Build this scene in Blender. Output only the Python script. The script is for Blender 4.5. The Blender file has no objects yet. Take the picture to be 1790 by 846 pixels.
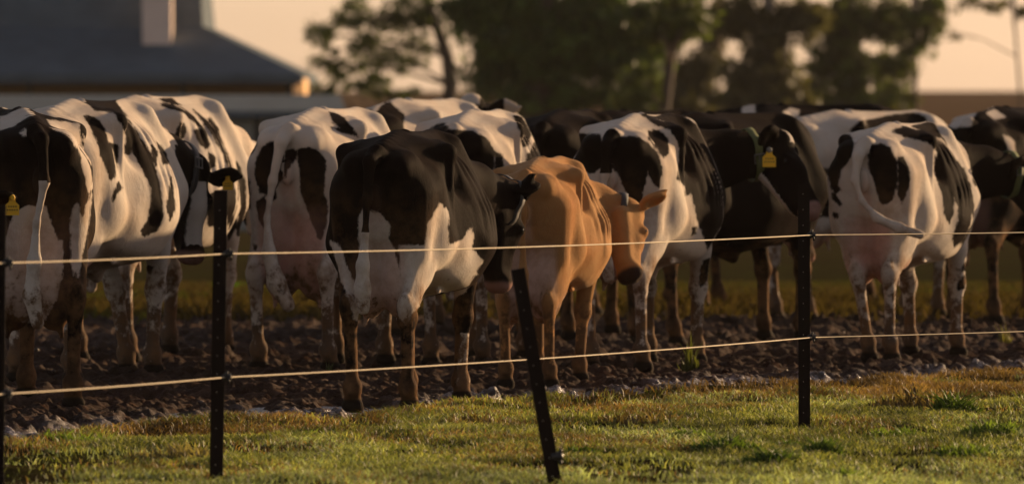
import bpy, math, random
import numpy as np
from mathutils import Vector, Matrix

random.seed(7)
RNG = np.random.default_rng(11)
R = math.radians
SC = bpy.context.scene
COL = SC.collection

# ------------------------------------------------------------------ camera
F_PX, CX, CY, HORIZON, CAM_Z = 14917.0, 895.0, 423.0, 165.0, 1.65
PITCH = math.atan((CY - HORIZON) / F_PX)
cd = bpy.data.cameras.new("camera")
cd.lens = 300.0
cd.sensor_width = 36.0
cd.sensor_fit = 'HORIZONTAL'
cd.clip_start = 1.0
cd.clip_end = 6000.0
cd.dof.use_dof = True
cd.dof.focus_distance = 44.0
cd.dof.aperture_fstop = 4.8
cd.dof.aperture_blades = 0
cam = bpy.data.objects.new("camera", cd)
COL.objects.link(cam)
cam.location = (0, 0, CAM_Z)
cam.rotation_euler = (math.pi / 2 - PITCH, 0, 0)
SC.camera = cam

# ------------------------------------------------------------------ sky, sun, exposure
SUN_EL, SUN_AZ = R(10.0), R(49.0)          # azimuth measured clockwise from the view direction (+Y)
world = bpy.data.worlds.new("World")
SC.world = world
world.use_nodes = True
wn, wl = world.node_tree.nodes, world.node_tree.links
wn.clear()
sky = wn.new('ShaderNodeTexSky')
sky.sky_type = 'NISHITA'
sky.sun_disc = False
sky.sun_elevation = SUN_EL
sky.sun_rotation = SUN_AZ
sky.altitude = 200
sky.air_density = 1.0
sky.dust_density = 1.0
sky.ozone_density = 1.0
bg = wn.new('ShaderNodeBackground')
bg.inputs['Strength'].default_value = 0.064
wo = wn.new('ShaderNodeOutputWorld')
wb = wn.new('ShaderNodeMix')              # the camera's warm, slightly magenta white balance
wb.data_type = 'RGBA'; wb.blend_type = 'MULTIPLY'
wb.inputs[0].default_value = 1.0
wb.inputs[7].default_value = (1.41, 1.18, 1.13, 1)
hs_ = wn.new('ShaderNodeHueSaturation')   # thin dust in the air greys the blue
hs_.inputs['Saturation'].default_value = 0.68
wl.new(sky.outputs[0], hs_.inputs['Color'])
wl.new(hs_.outputs[0], wb.inputs[6])
wl.new(wb.outputs[2], bg.inputs['Color'])
wl.new(bg.outputs[0], wo.inputs['Surface'])
sd = bpy.data.lights.new("sun", 'SUN')
sd.energy = 5.0
sd.angle = R(0.6)
sd.color = (1.0, 0.69, 0.38)
sun = bpy.data.objects.new("sun", sd)
COL.objects.link(sun)
sdir = Vector((math.sin(SUN_AZ) * math.cos(SUN_EL), math.cos(SUN_AZ) * math.cos(SUN_EL), math.sin(SUN_EL)))
sun.rotation_euler = (-sdir).to_track_quat('-Z', 'Y').to_euler()
sun.location = (20, 20, 20)
SC.view_settings.view_transform = 'Standard'
SC.view_settings.look = 'None'
SC.view_settings.gamma = 1.0
SC.view_settings.exposure = 0.72
SC.render.engine = 'CYCLES'
SC.cycles.max_bounces = 5
SC.cycles.volume_bounces = 0
SC.cycles.transparent_max_bounces = 4

# ------------------------------------------------------------------ helpers
def W(px, py, Y):
    """world point on the ray of photo position (px, py) at distance Y"""
    cp, sp = math.cos(PITCH), math.sin(PITCH)
    x = px - CX
    up = CY - py
    dy = F_PX * cp + up * sp
    dz = -F_PX * sp + up * cp
    t = Y / dy
    return Vector((x * t, Y, CAM_Z + dz * t))

def project(P):
    """(n,3) world -> photo pixels"""
    cp, sp = math.cos(PITCH), math.sin(PITCH)
    x, y, z = P[:, 0], P[:, 1], P[:, 2] - CAM_Z
    depth = y * cp - z * sp
    up = y * sp + z * cp
    return np.stack([CX + F_PX * x / depth, CY - F_PX * up / depth], 1)

def G(px, py):
    """point on flat ground (z = 0) seen at photo position"""
    a = W(px, py, 1.0)
    s = CAM_Z / (CAM_Z - a.z)
    return Vector((a.x * s, s, 0.0))

def link(o, parent=None):
    COL.objects.link(o)
    if parent is not None:
        o.parent = parent
    return o

def tag(o, label=None, cat=None, group=None, kind=None):
    if label: o['label'] = label
    if cat: o['category'] = cat
    if group: o['group'] = group
    if kind: o['kind'] = kind
    return o

def empty(name, loc, rz=0.0):
    o = bpy.data.objects.new(name, None)
    o.empty_display_size = 0.3
    o.location = loc
    o.rotation_euler = (0, 0, rz)
    return link(o)

def mesh_obj(name, V, Fq, mat=None, parent=None, smooth=True, mats=None, midx=None):
    me = bpy.data.meshes.new(name)
    V = np.asarray(V, dtype=np.float32)
    if isinstance(Fq, np.ndarray):
        k = Fq.shape[1]
        n = len(Fq)
        me.vertices.add(len(V)); me.vertices.foreach_set('co', V.ravel())
        me.loops.add(n * k); me.loops.foreach_set('vertex_index', Fq.astype(np.int32).ravel())
        me.polygons.add(n)
        me.polygons.foreach_set('loop_start', np.arange(0, n * k, k, dtype=np.int32))
        me.polygons.foreach_set('loop_total', np.full(n, k, dtype=np.int32))
        me.update(calc_edges=True)
        me.validate()
    else:
        me.from_pydata([tuple(v) for v in V], [], Fq)
        me.update()
    if smooth:
        me.polygons.foreach_set('use_smooth', np.ones(len(me.polygons), dtype=bool))
    for m in (mats or ([mat] if mat else [])):
        me.materials.append(m)
    if midx is not None:
        me.polygons.foreach_set('material_index', np.asarray(midx, dtype=np.int32))
    o = bpy.data.objects.new(name, me)
    return link(o, parent)

def set_attr(o, name, vals):
    a = o.data.attributes.new(name, 'FLOAT', 'POINT')
    a.data.foreach_set('value', np.asarray(vals, dtype=np.float32))

class MB:
    def __init__(s): s.v = []; s.f = []
    def add(s, V, Fs):
        n = len(s.v)
        s.v += [tuple(v) for v in V]
        s.f += [tuple(i + n for i in f) for f in Fs]
    def box(s, lo, hi):
        x0, y0, z0 = lo; x1, y1, z1 = hi
        s.add([(x0,y0,z0),(x1,y0,z0),(x1,y1,z0),(x0,y1,z0),(x0,y0,z1),(x1,y0,z1),(x1,y1,z1),(x0,y1,z1)],
              [(0,3,2,1),(4,5,6,7),(0,1,5,4),(1,2,6,5),(2,3,7,6),(3,0,4,7)])
    def tube(s, pts, rad, n=8, cap=True):
        pts = [Vector(p) for p in pts]
        if not hasattr(rad, '__len__'): rad = [rad] * len(pts)
        base = len(s.v)
        ref = None
        for i, p in enumerate(pts):
            a = pts[max(i - 1, 0)]; b = pts[min(i + 1, len(pts) - 1)]
            d = (b - a).normalized()
            if ref is None:
                ref = Vector((0, 0, 1)) if abs(d.z) < 0.9 else Vector((1, 0, 0))
            u = d.cross(ref).normalized(); v = d.cross(u).normalized()
            ref = v.cross(d)
            ref = u.cross(d).normalized() * -1 if ref.length < 1e-6 else ref
            for k in range(n):
                t = 2 * math.pi * k / n
                s.v.append(tuple(p + (u * math.cos(t) + v * math.sin(t)) * rad[i]))
            ref = Vector((0, 0, 1)) if abs(d.z) < 0.9 else Vector((1, 0, 0))
        for i in range(len(pts) - 1):
            for k in range(n):
                a = base + i * n + k; b = base + i * n + (k + 1) % n
                s.f.append((a, b, b + n, a + n))
        if cap:
            s.f.append(tuple(base + k for k in range(n))[::-1])
            s.f.append(tuple(base + (len(pts) - 1) * n + k for k in range(n)))
    def build(s, name, mat, parent=None, smooth=False):
        return mesh_obj(name, np.array(s.v), s.f, mat, parent, smooth)

# value noise on a lattice, vectorised
_LAT = np.random.default_rng(5).random((64, 64, 64)).astype(np.float32)
def vnoise(x, y, z):
    xi, yi, zi = np.floor(x).astype(int), np.floor(y).astype(int), np.floor(z).astype(int)
    fx, fy, fz = x - xi, y - yi, z - zi
    fx = fx * fx * (3 - 2 * fx); fy = fy * fy * (3 - 2 * fy); fz = fz * fz * (3 - 2 * fz)
    def L(a, b, c): return _LAT[(xi + a) & 63, (yi + b) & 63, (zi + c) & 63]
    return ((L(0,0,0)*(1-fx)+L(1,0,0)*fx)*(1-fy)+(L(0,1,0)*(1-fx)+L(1,1,0)*fx)*fy)*(1-fz) + \
           ((L(0,0,1)*(1-fx)+L(1,0,1)*fx)*(1-fy)+(L(0,1,1)*(1-fx)+L(1,1,1)*fx)*fy)*fz
def fbm(x, y, z, o=4, g=0.5):
    s = 0; a = 1.0; t = 0
    for i in range(o):
        s = s + a * vnoise(x + 17.3 * i, y + 5.1 * i, z + 9.7 * i); t += a
        x, y, z = x * 2.03, y * 2.03, z * 2.03; a *= g
    return s / t

# node helpers
def new_mat(name):
    m = bpy.data.materials.new(name); m.use_nodes = True
    nt = m.node_tree; nt.nodes.clear()
    out = nt.nodes.new('ShaderNodeOutputMaterial')
    p = nt.nodes.new('ShaderNodeBsdfPrincipled')
    nt.links.new(p.outputs[0], out.inputs['Surface'])
    return m, nt, p, out
def nd(nt, t, **kw):
    n = nt.nodes.new(t)
    for k, v in kw.items():
        if k in n.inputs.keys(): n.inputs[k].default_value = v
        else: setattr(n, k, v)
    return n
def noise(nt, scale, detail=3, rough=0.5, vec=None, dist=0.0):
    n = nt.nodes.new('ShaderNodeTexNoise')
    n.inputs['Scale'].default_value = scale; n.inputs['Detail'].default_value = detail
    n.inputs['Roughness'].default_value = rough; n.inputs['Distortion'].default_value = dist
    if vec is not None: nt.links.new(vec, n.inputs['Vector'])
    return n
def objcoord(nt, scale=None):
    c = nt.nodes.new('ShaderNodeTexCoord')
    if scale is None: return c.outputs['Object']
    m = nt.nodes.new('ShaderNodeMapping'); m.inputs['Scale'].default_value = scale
    nt.links.new(c.outputs['Object'], m.inputs['Vector']); return m.outputs[0]
def ramp(nt, fac, stops):
    r = nt.nodes.new('ShaderNodeValToRGB')
    e = r.color_ramp.elements
    while len(e) < len(stops): e.new(0.5)
    for i, (p, c) in enumerate(stops):
        e[i].position = p; e[i].color = (c[0], c[1], c[2], 1) if hasattr(c, '__len__') else (c, c, c, 1)
    nt.links.new(fac, r.inputs[0]); return r.outputs[0]
def mix(nt, fac, a, b, mode='MIX'):
    m = nt.nodes.new('ShaderNodeMix'); m.data_type = 'RGBA'; m.blend_type = mode
    if hasattr(fac, 'links'): nt.links.new(fac, m.inputs[0])
    else: m.inputs[0].default_value = fac
    for s, i in ((a, 6), (b, 7)):
        if hasattr(s, 'links'): nt.links.new(s, m.inputs[i])
        else: m.inputs[i].default_value = (s[0], s[1], s[2], 1)
    return m.outputs[2]
def mth(nt, op, a, b=None, c=None, clamp=False):
    m = nt.nodes.new('ShaderNodeMath'); m.operation = op; m.use_clamp = clamp
    for i, s in enumerate((a, b, c)):
        if s is None: continue
        if hasattr(s, 'links'): nt.links.new(s, m.inputs[i])
        else: m.inputs[i].default_value = s
    return m.outputs[0]
def bump(nt, p, h, strength=0.5, dist=0.01):
    b = nt.nodes.new('ShaderNodeBump'); b.inputs['Strength'].default_value = strength
    b.inputs['Distance'].default_value = dist
    nt.links.new(h, b.inputs['Height']); nt.links.new(b.outputs[0], p.inputs['Normal']); return b
def attr(nt, name):
    a = nt.nodes.new('ShaderNodeAttribute'); a.attribute_name = name; return a.outputs['Fac']
def plain(name, col, rough=0.7, metal=0.0, var=0.25, scale=8.0, bmp=0.0, spec=.3):
    m, nt, p, out = new_mat(name)
    n = noise(nt, scale, 4, 0.6, objcoord(nt))
    c = mix(nt, n.outputs[0], tuple(x * (1 - var) for x in col), tuple(min(1, x * (1 + var)) for x in col))
    nt.links.new(c, p.inputs['Base Color'])
    p.inputs['Roughness'].default_value = rough; p.inputs['Metallic'].default_value = metal
    p.inputs['Specular IOR Level'].default_value = spec
    if bmp: bump(nt, p, n.outputs[0], bmp, 0.02)
    return m

# ------------------------------------------------------------------ ground
BX = np.array([G(px, py) for px, py in ((-300, 800), (0, 778), (180, 762), (400, 742), (640, 738), (800, 716), (950, 706), (1200, 690), (1400, 682), (1600, 668), (1790, 652), (2200, 640))])
def edge_y(x):
    return np.interp(x, BX[:, 0], BX[:, 1]) + (fbm(x * 2.1 + 40, x * 0 + 3, x * 0, 3) - .5) * 1.6
def far_h(x, y):
    z = np.interp(y, [0, 68, 110, 210, 420, 640, 900, 4000], [0, 0, -.75, -.8, .5, 1.70, 1.95, 2.9])
    return z
def ground_h(x, y):
    e = edge_y(x)
    mud = np.clip((y - e) / .25, 0, 1) * np.clip((63.0 + 2 * fbm(x * .8, y * 0 + 2, x * 0) - y) / 1.5, 0, 1)
    q = 1 - np.abs(2 * fbm(x * 5.2 + 9, y * 4.0 + 4, x * 0 + 1.5, 4, .6) - 1) * 2.4
    n = fbm(x * 9, y * 7, x * 0, 4, .56) - .5
    n = n + .22 * np.abs(fbm(x * 26, y * 20, x * 0 + 5, 2, .6) - .5)
    n = n * (.55 + .9 * vnoise(x * 1.7, y * 1.1, x * 0 + 2))
    hol = np.clip(.52 - vnoise(x * 5.3 + 3, y * 3.4, x * 0 + 7), 0, 1)
    lump = vnoise(x * 27 + 3, y * 17, x * 0 + 9) * vnoise(x * 44, y * 30 + 7, x * 0 + 1)
    hm = .034 * lump + .040 * q + .12 * n - .15 * hol - .022 + .05 * (fbm(x * .9, y * .7 + 8, x * 0, 2) - .5)
    hg = .06 * (fbm(x * 1.3, y * .8, x * 0 + 3, 3) - .5) + .055 * (fbm(x * 4, y * 2.6, x * 0 + 3, 3) - .5)
    wp = np.clip((fbm(x * 1.5 + 5, y * 1.4, x * 0 + 8, 3) - .43) * 9, 0, 1) * np.exp(-((y - e - .85) / .75) ** 2)
    hm = hm * (1 - .8 * wp) - .024 * wp
    # low bank where turf meets mud
    bank = .03 * np.exp(-((y - e + .25) / .3) ** 2)
    near = np.clip((72 - y) / 6, 0, 1)
    return (hm * mud + hg * (1 - mud) + bank) * near + far_h(x, y), mud, e
def build_ground():
    gx = np.concatenate([-np.geomspace(2200, 4.6, 26), np.arange(-4.2, 4.21, .016), np.geomspace(4.6, 2200, 26)])
    gy = np.concatenate([np.linspace(-80, 33, 10), np.arange(34, 39.5, .04), np.arange(39.5, 54, .018), np.arange(54, 66, .05), np.array([66.5, 68, 70, 73, 77, 82, 88, 95, 105, 120, 150, 200, 260, 330, 420, 520, 640, 760, 900, 1400, 4000])])
    X, Y = np.meshgrid(gx, gy, indexing='ij')
    h, mud, e = ground_h(X.ravel(), Y.ravel())
    V = np.stack([X.ravel(), Y.ravel(), h], 1)
    nx, ny = len(gx), len(gy)
    i, j = np.meshgrid(np.arange(nx - 1), np.arange(ny - 1), indexing='ij')
    a = (i * ny + j).ravel()
    Q = np.stack([a, a + ny, a + ny + 1, a + 1], 1)
    m, nt, p, out = new_mat('ground')
    oc = objcoord(nt)
    n = noise(nt, 5, 6, .65, oc); n2 = noise(nt, 38, 5, .65, oc)
    mudc = ramp(nt, n.outputs[0], [(.3, (.018, .010, .007)), (.5, (.044, .026, .018)), (.72, (.085, .053, .037))])
    grs = ramp(nt, noise(nt, 1.7, 6, .7, oc).outputs[0], [(.35, (.028, .018, .009)), (.5, (.030, .026, .009)), (.65, (.038, .040, .010))])
    farc = ramp(nt, noise(nt, .05, 4, .6, oc).outputs[0], [(.35, (.085, .050, .030)), (.65, (.12, .075, .043))])
    c = mix(nt, attr(nt, 'far'), grs, farc)
    glint_paint = mth(nt, 'MULTIPLY', attr(nt, 'wet'), ramp(nt, noise(nt, 26.0, 6, .8, oc).outputs[0], [(.50, .0), (.60, 1)]))  # pale glints painted into the mud colour along the wet strip
    mudc = mix(nt, glint_paint, mudc, (.24, .19, .19))
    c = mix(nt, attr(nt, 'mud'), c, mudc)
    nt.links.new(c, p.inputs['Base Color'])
    wet = mth(nt, 'MULTIPLY', attr(nt, 'wet'), ramp(nt, noise(nt, 6.0, 5, .7, oc).outputs[0], [(.40, .0), (.54, 1)]))
    nt.links.new(mth(nt, 'SUBTRACT', .9, mth(nt, 'MULTIPLY', wet, .68)), p.inputs['Roughness'])
    nt.links.new(mth(nt, 'MULTIPLY_ADD', wet, .85, .0), p.inputs['Specular IOR Level'])
    bump(nt, p, n2.outputs[0], .7, .025)
    g = mesh_obj('ground', V, Q, m)
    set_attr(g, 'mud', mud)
    d = Y.ravel() - e
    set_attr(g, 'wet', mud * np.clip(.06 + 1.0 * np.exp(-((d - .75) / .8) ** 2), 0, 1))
    set_attr(g, 'far', np.clip((Y.ravel() - 110) / 250, 0, 1))
    tag(g, kind='structure')
build_ground()
# thin standing water in the trampled strip: fills only the hollows
def puddles():
    xs = np.arange(-4.2, 4.3, .1); v = []; f = []
    for i, x in enumerate(xs):
        e = float(edge_y(np.array([x]))[0])
        v += [(x, e + .22, -.005), (x, e + 2.6, -.005)]
        if i: f.append((2*i-2, 2*i, 2*i+1, 2*i-1))
    m, nt, p, out = new_mat('muddy_water')
    p.inputs['Base Color'].default_value = (.05, .035, .026, 1); p.inputs['Roughness'].default_value = .25
    p.inputs['Specular IOR Level'].default_value = .6
    bump(nt, p, noise(nt, 25, 3, .6, objcoord(nt)).outputs[0], .8, .02)
    o = mesh_obj('puddle_water', np.array(v), f, m); tag(o, kind='structure')
puddles()

def leaf_mat(name, rough=.55, trans=.45, spec=.4):
    m, nt, p, out = new_mat(name)
    a = nt.nodes.new('ShaderNodeAttribute'); a.attribute_name = 'tint'
    nt.links.new(a.outputs['Color'], p.inputs['Base Color'])
    p.inputs['Roughness'].default_value = rough; p.inputs['Specular IOR Level'].default_value = spec
    t = nt.nodes.new('ShaderNodeBsdfTranslucent')
    hs = mix(nt, 1.0, a.outputs['Color'], (1.1, 1.25, .5), 'MULTIPLY')
    nt.links.new(hs, t.inputs[0])
    mx = nt.nodes.new('ShaderNodeMixShader'); mx.inputs[0].default_value = trans
    nt.links.new(p.outputs[0], mx.inputs[1]); nt.links.new(t.outputs[0], mx.inputs[2])
    nt.links.new(mx.outputs[0], out.inputs['Surface'])
    return m
M_GRASS = leaf_mat('grass_blades', .55, .4, .22)
M_DULL = leaf_mat('dull_grass', .9, .25, .0)
def set_tint(o, rgb):
    a = o.data.color_attributes.new('tint', 'FLOAT_COLOR', 'POINT')
    c = np.ones((len(rgb), 4), np.float32); c[:, :3] = rgb
    a.data.foreach_set('color', c.ravel())
def blades(name, bx, by, hgt, wid, tint, lean=.5, zoff=0.0, rng=RNG, parent=None, mat=None, origin=(0, 0, 0)):
    n = len(bx)
    bz = ground_h(bx, by)[0] + zoff
    ang = rng.random(n) * 2 * math.pi
    lx = rng.normal(0, lean, n) * hgt; ly = rng.normal(0, lean, n) * hgt
    c, s = np.cos(ang) * wid / 2, np.sin(ang) * wid / 2
    B = np.stack([bx, by, bz], 1) - np.array(origin)
    v0 = B + np.stack([-c, -s, -.01 + 0 * c], 1); v1 = B + np.stack([c, s, -.01 + 0 * c], 1)
    mid = B + np.stack([lx * .35, ly * .35, hgt * .6], 1)
    v2 = mid + np.stack([c * .8, s * .8, 0 * c], 1); v3 = mid - np.stack([c * .8, s * .8, 0 * c], 1)
    v4 = B + np.stack([lx, ly, hgt], 1)
    V = np.stack([v0, v1, v2, v3, v4], 1).reshape(-1, 3)
    i = np.arange(n)[:, None] * 5
    F = np.concatenate([i + np.array([[0, 1, 2]]), i + np.array([[0, 2, 3]]), i + np.array([[3, 2, 4]])])
    o = mesh_obj(name, V, F, mat or M_GRASS, parent, smooth=False)
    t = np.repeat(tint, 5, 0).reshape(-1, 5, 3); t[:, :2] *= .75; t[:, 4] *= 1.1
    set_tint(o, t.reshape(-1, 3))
    return o
def turf():
    rng = np.random.default_rng(3)
    n = 430000
    y = 34.6 + rng.random(n) ** .9 * 15; x = (rng.random(n) * 2 - 1) * (y * .0605 + .25)
    e = edge_y(x)
    pr = fbm(x * 2.3 + 50, y * 1.6, x * 0, 4) ; keep = (y < e + rng.normal(0, .12, n) + .1)
    bare = fbm(x * 1.6 + 80, y * .8, x * 0, 4)
    # bare corner at the lower left, thin turf in patches
    corner = np.clip((-1.55 - x + .5 * (fbm(x * 2, y * 2, x * 0 + 6, 3) - .5)) / .4, 0, 1) * np.clip((39.9 - y) / .8, 0, 1)
    keep &= (bare > .36) | (rng.random(n) < .12)
    keep &= (rng.random(n) < np.clip((pr - .34) * 6 + .35, .25, 1)) & (rng.random(n) > corner * .93)
    x, y, e, pr, bare = x[keep], y[keep], e[keep], pr[keep], bare[keep]
    n = len(x)
    dist = e - y
    dry = np.clip(1.15 - dist / np.where(x > -.3, 3.0, 1.6), 0, 1) * np.clip((x + .3) / .9, .45, 1) + (fbm(x * 1.7, y * 1.3 + 30, x * 0, 3) - .5) * 2.2
    dry = np.clip(dry + .12, 0, 1)
    green = np.array([.10, .125, .028]); yel = np.array([.36, .315, .120]); brown = np.array([.22, .125, .055]); pale = np.array([.38, .40, .22])
    r = rng.random((n, 1))
    c = green * (1 - r) + yel * r
    k = (rng.random(n) < dry)[:, None]; c = np.where(k, brown * (.6 + .9 * rng.random((n, 1))), c)
    dew = np.clip((37.9 - y + x * .25) / 1.6, 0, 1) * .75 + np.clip((fbm(x * 1.2 + 7, y * 1.1, x * 0 + 4, 3) - .55) * 5, 0, .5) * (dist > 1)
    k = (rng.random(n) < dew * .8)[:, None]; c = np.where(k, pale * (.7 + .6 * rng.random((n, 1))), c)
    c = c * .88 * (.65 + .7 * rng.random((n, 1))) * (.55 + .9 * np.clip((fbm(x * 3.1 + 11, y * 1.9 + 3, x * 0, 3)[:, None] - .3) * 2.2, 0, 1))
    h = (.012 + .024 * rng.random(n) ** 2) * (.7 + .9 * np.clip(pr, .2, .8)) + .02 * np.exp(-((dist - .3) / .5) ** 2) * rng.random(n)
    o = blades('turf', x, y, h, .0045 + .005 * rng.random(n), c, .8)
    tag(o, kind='stuff', label='short dewy green and brown turf in front of the fence', cat='grass')
    # scattered short growth beyond the mud
    n = 60000
    y = 61 + rng.random(n) ** .8 * 26; x = (rng.random(n) * 2 - 1) * (y * .063 + .3)
    k = rng.random(n) < np.clip((y - 60.5) / 4, 0, 1); x, y = x[k], y[k]; n = len(x)
    r = fbm(x * .7, y * .4, x * 0, 3)[:, None]
    c = np.where(r > .58, green * .34 + brown * .18, brown * .36 + green * .10) * (.5 + .8 * rng.random((n, 1)))
    spot = (np.hypot(x - W(425, 460, 80).x, (y - 80) * .2) < .28)[:, None] * 1.0
    c = c * (1 - spot) + np.array([.10, .22, .02]) * spot
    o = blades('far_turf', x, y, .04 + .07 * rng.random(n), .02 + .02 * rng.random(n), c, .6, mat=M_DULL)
    tag(o, kind='stuff', label='patchy dull grass beyond the mud behind the herd', cat='grass')
    # straw, stones and small clods strewn over the mud would not be countable
turf()
def clods():
    rng = np.random.default_rng(9)
    n = 2600
    y = 40 + rng.random(n) * 22; x = (rng.random(n) * 2 - 1) * (y * .061 + .2)
    e = edge_y(x); k = (y > e + .05) & (rng.random(n) < .35 + .65 * np.exp(-((y - e - .9) / 1.4) ** 2)); x, y = x[k], y[k]; n = len(x)
    z = ground_h(x, y)[0]
    ico = bmesh_ico()
    V0, F0 = ico; nv = len(V0)
    s = .004 + .012 * rng.random(n) ** 2.4
    V = V0[None] * (1 + 1.0 * (rng.random((n, nv, 1)) - .5)) * (s[:, None, None] * np.array([1.3, 1.3, .85]))
    V = V + np.stack([x, y, z + s * .3], 1)[:, None]
    F = (F0[None] + (np.arange(n) * nv)[:, None, None]).reshape(-1, 3)
    o = mesh_obj('mud_clods', V.reshape(-1, 3), F, bpy.data.materials['ground'], None, False)
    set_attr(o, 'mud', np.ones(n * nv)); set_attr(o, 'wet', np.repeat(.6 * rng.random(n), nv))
    tag(o, kind='stuff', label='small wet clods strewn over the trampled mud', cat='mud')
def bmesh_ico():
    t = (1 + 5 ** .5) / 2
    v = np.array([(-1,t,0),(1,t,0),(-1,-t,0),(1,-t,0),(0,-1,t),(0,1,t),(0,-1,-t),(0,1,-t),(t,0,-1),(t,0,1),(-t,0,-1),(-t,0,1)], float); v /= np.linalg.norm(v[0])
    f = np.array([(0,11,5),(0,5,1),(0,1,7),(0,7,10),(0,10,11),(1,5,9),(5,11,4),(11,10,2),(10,7,6),(7,1,8),(3,9,4),(3,4,2),(3,2,6),(3,6,8),(3,8,9),(4,9,5),(2,4,11),(6,2,10),(8,6,7),(9,8,1)])
    return v, f
clods()

def haze():
    mb = MB(); mb.box((-2600, -100, -2.2), (2600, 4300, 24))
    m = bpy.data.materials.new('dusty_air'); m.use_nodes = True; nt = m.node_tree; nt.nodes.clear()
    out = nt.nodes.new('ShaderNodeOutputMaterial'); v = nt.nodes.new('ShaderNodeVolumePrincipled')
    v.inputs['Color'].default_value = (.95, .88, .80, 1); v.inputs['Density'].default_value = .00006; v.inputs['Anisotropy'].default_value = .2
    nt.links.new(v.outputs[0], out.inputs['Volume'])
    tag(mb.build('haze', m), kind='stuff', label='thin warm dust haze in the evening air', cat='haze')
haze()

# ------------------------------------------------------------------ cattle: implicit body -> one continuous mesh
class Vol:
    def __init__(s, lo, hi, h):
        s.lo = np.array(lo, float); s.h = h
        n = np.ceil((np.array(hi) - s.lo) / h).astype(int) + 1
        s.ax = [(s.lo[i] + h * np.arange(n[i])).astype(np.float32) for i in range(3)]
        s.F = np.full(tuple(n), 0.5, dtype=np.float32)
    def sub(s, lo, hi):
        sl = []
        for i in range(3):
            a = max(0, int((lo[i] - s.lo[i]) / s.h)); b = min(len(s.ax[i]), int((hi[i] - s.lo[i]) / s.h) + 2)
            if b <= a: return None, None
            sl.append(slice(a, b))
        g = np.meshgrid(s.ax[0][sl[0]], s.ax[1][sl[1]], s.ax[2][sl[2]], indexing='ij', sparse=True)
        return tuple(sl), g
    def put(s, lo, hi, fn, k, op='add'):
        sl, g = s.sub(lo, hi)
        if sl is None: return
        a = s.F[sl]; b = fn(*g).astype(np.float32)
        if op == 'add':
            h = np.maximum(k - np.abs(a - b), 0) / k
            s.F[sl] = np.minimum(a, b) - h * h * k * 0.25
        else:
            b = -b
            h = np.maximum(k - np.abs(a - b), 0) / k
            s.F[sl] = np.maximum(a, b) + h * h * k * 0.25
    def cone(s, a, b, ra, rb, k=0.04, flat=None, ff=1.0, op='add'):
        """round cone a->b; flat axis squeezed by ff"""
        a = np.array(a, float); b = np.array(b, float)
        m = max(ra, rb) * 1.02 + k + 0.02
        lo = np.minimum(a, b) - m; hi = np.maximum(a, b) + m
        s.put(lo, hi, lambda X, Y, Z: cone_d(X, Y, Z, a, b, ra, rb, flat, ff), k, op)
    def ell(s, c, r, k=0.05, op='add', rot=None):
        c = np.array(c, float); r = np.array(r, float)
        m = r.max() + k + 0.02
        def fn(X, Y, Z):
            x, y, z = X - c[0], Y - c[1], Z - c[2]
            if rot is not None:
                x, y, z = (rot[0][0]*x+rot[0][1]*y+rot[0][2]*z, rot[1][0]*x+rot[1][1]*y+rot[1][2]*z, rot[2][0]*x+rot[2][1]*y+rot[2][2]*z)
            q = np.sqrt((x/r[0])**2 + (y/r[1])**2 + (z/r[2])**2) + 1e-6
            g = np.sqrt((x/r[0]**2)**2 + (y/r[1]**2)**2 + (z/r[2]**2)**2) + 1e-6
            return q * (q - 1) / g
        s.put(c - m, c + m, fn, k, op)

def cone_d(X, Y, Z, a, b, ra, rb, flat=None, ff=1.0):
    d = b - a; L2 = max(float(d @ d), 1e-9)
    x, y, z = X - a[0], Y - a[1], Z - a[2]
    t = np.clip((x * d[0] + y * d[1] + z * d[2]) / L2, 0, 1)
    ex, ey, ez = x - t * d[0], y - t * d[1], z - t * d[2]
    q = ex*ex + ey*ey + ez*ez
    if flat is not None:
        n = np.array(flat, float); n = n / np.linalg.norm(n)
        q = q + (ex*n[0] + ey*n[1] + ez*n[2])**2 * (1/ff**2 - 1)
    dist = np.sqrt(q) - (ra + (rb - ra) * t)
    return dist * (ff if flat is not None and ff < 0.6 else 1.0)

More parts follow.
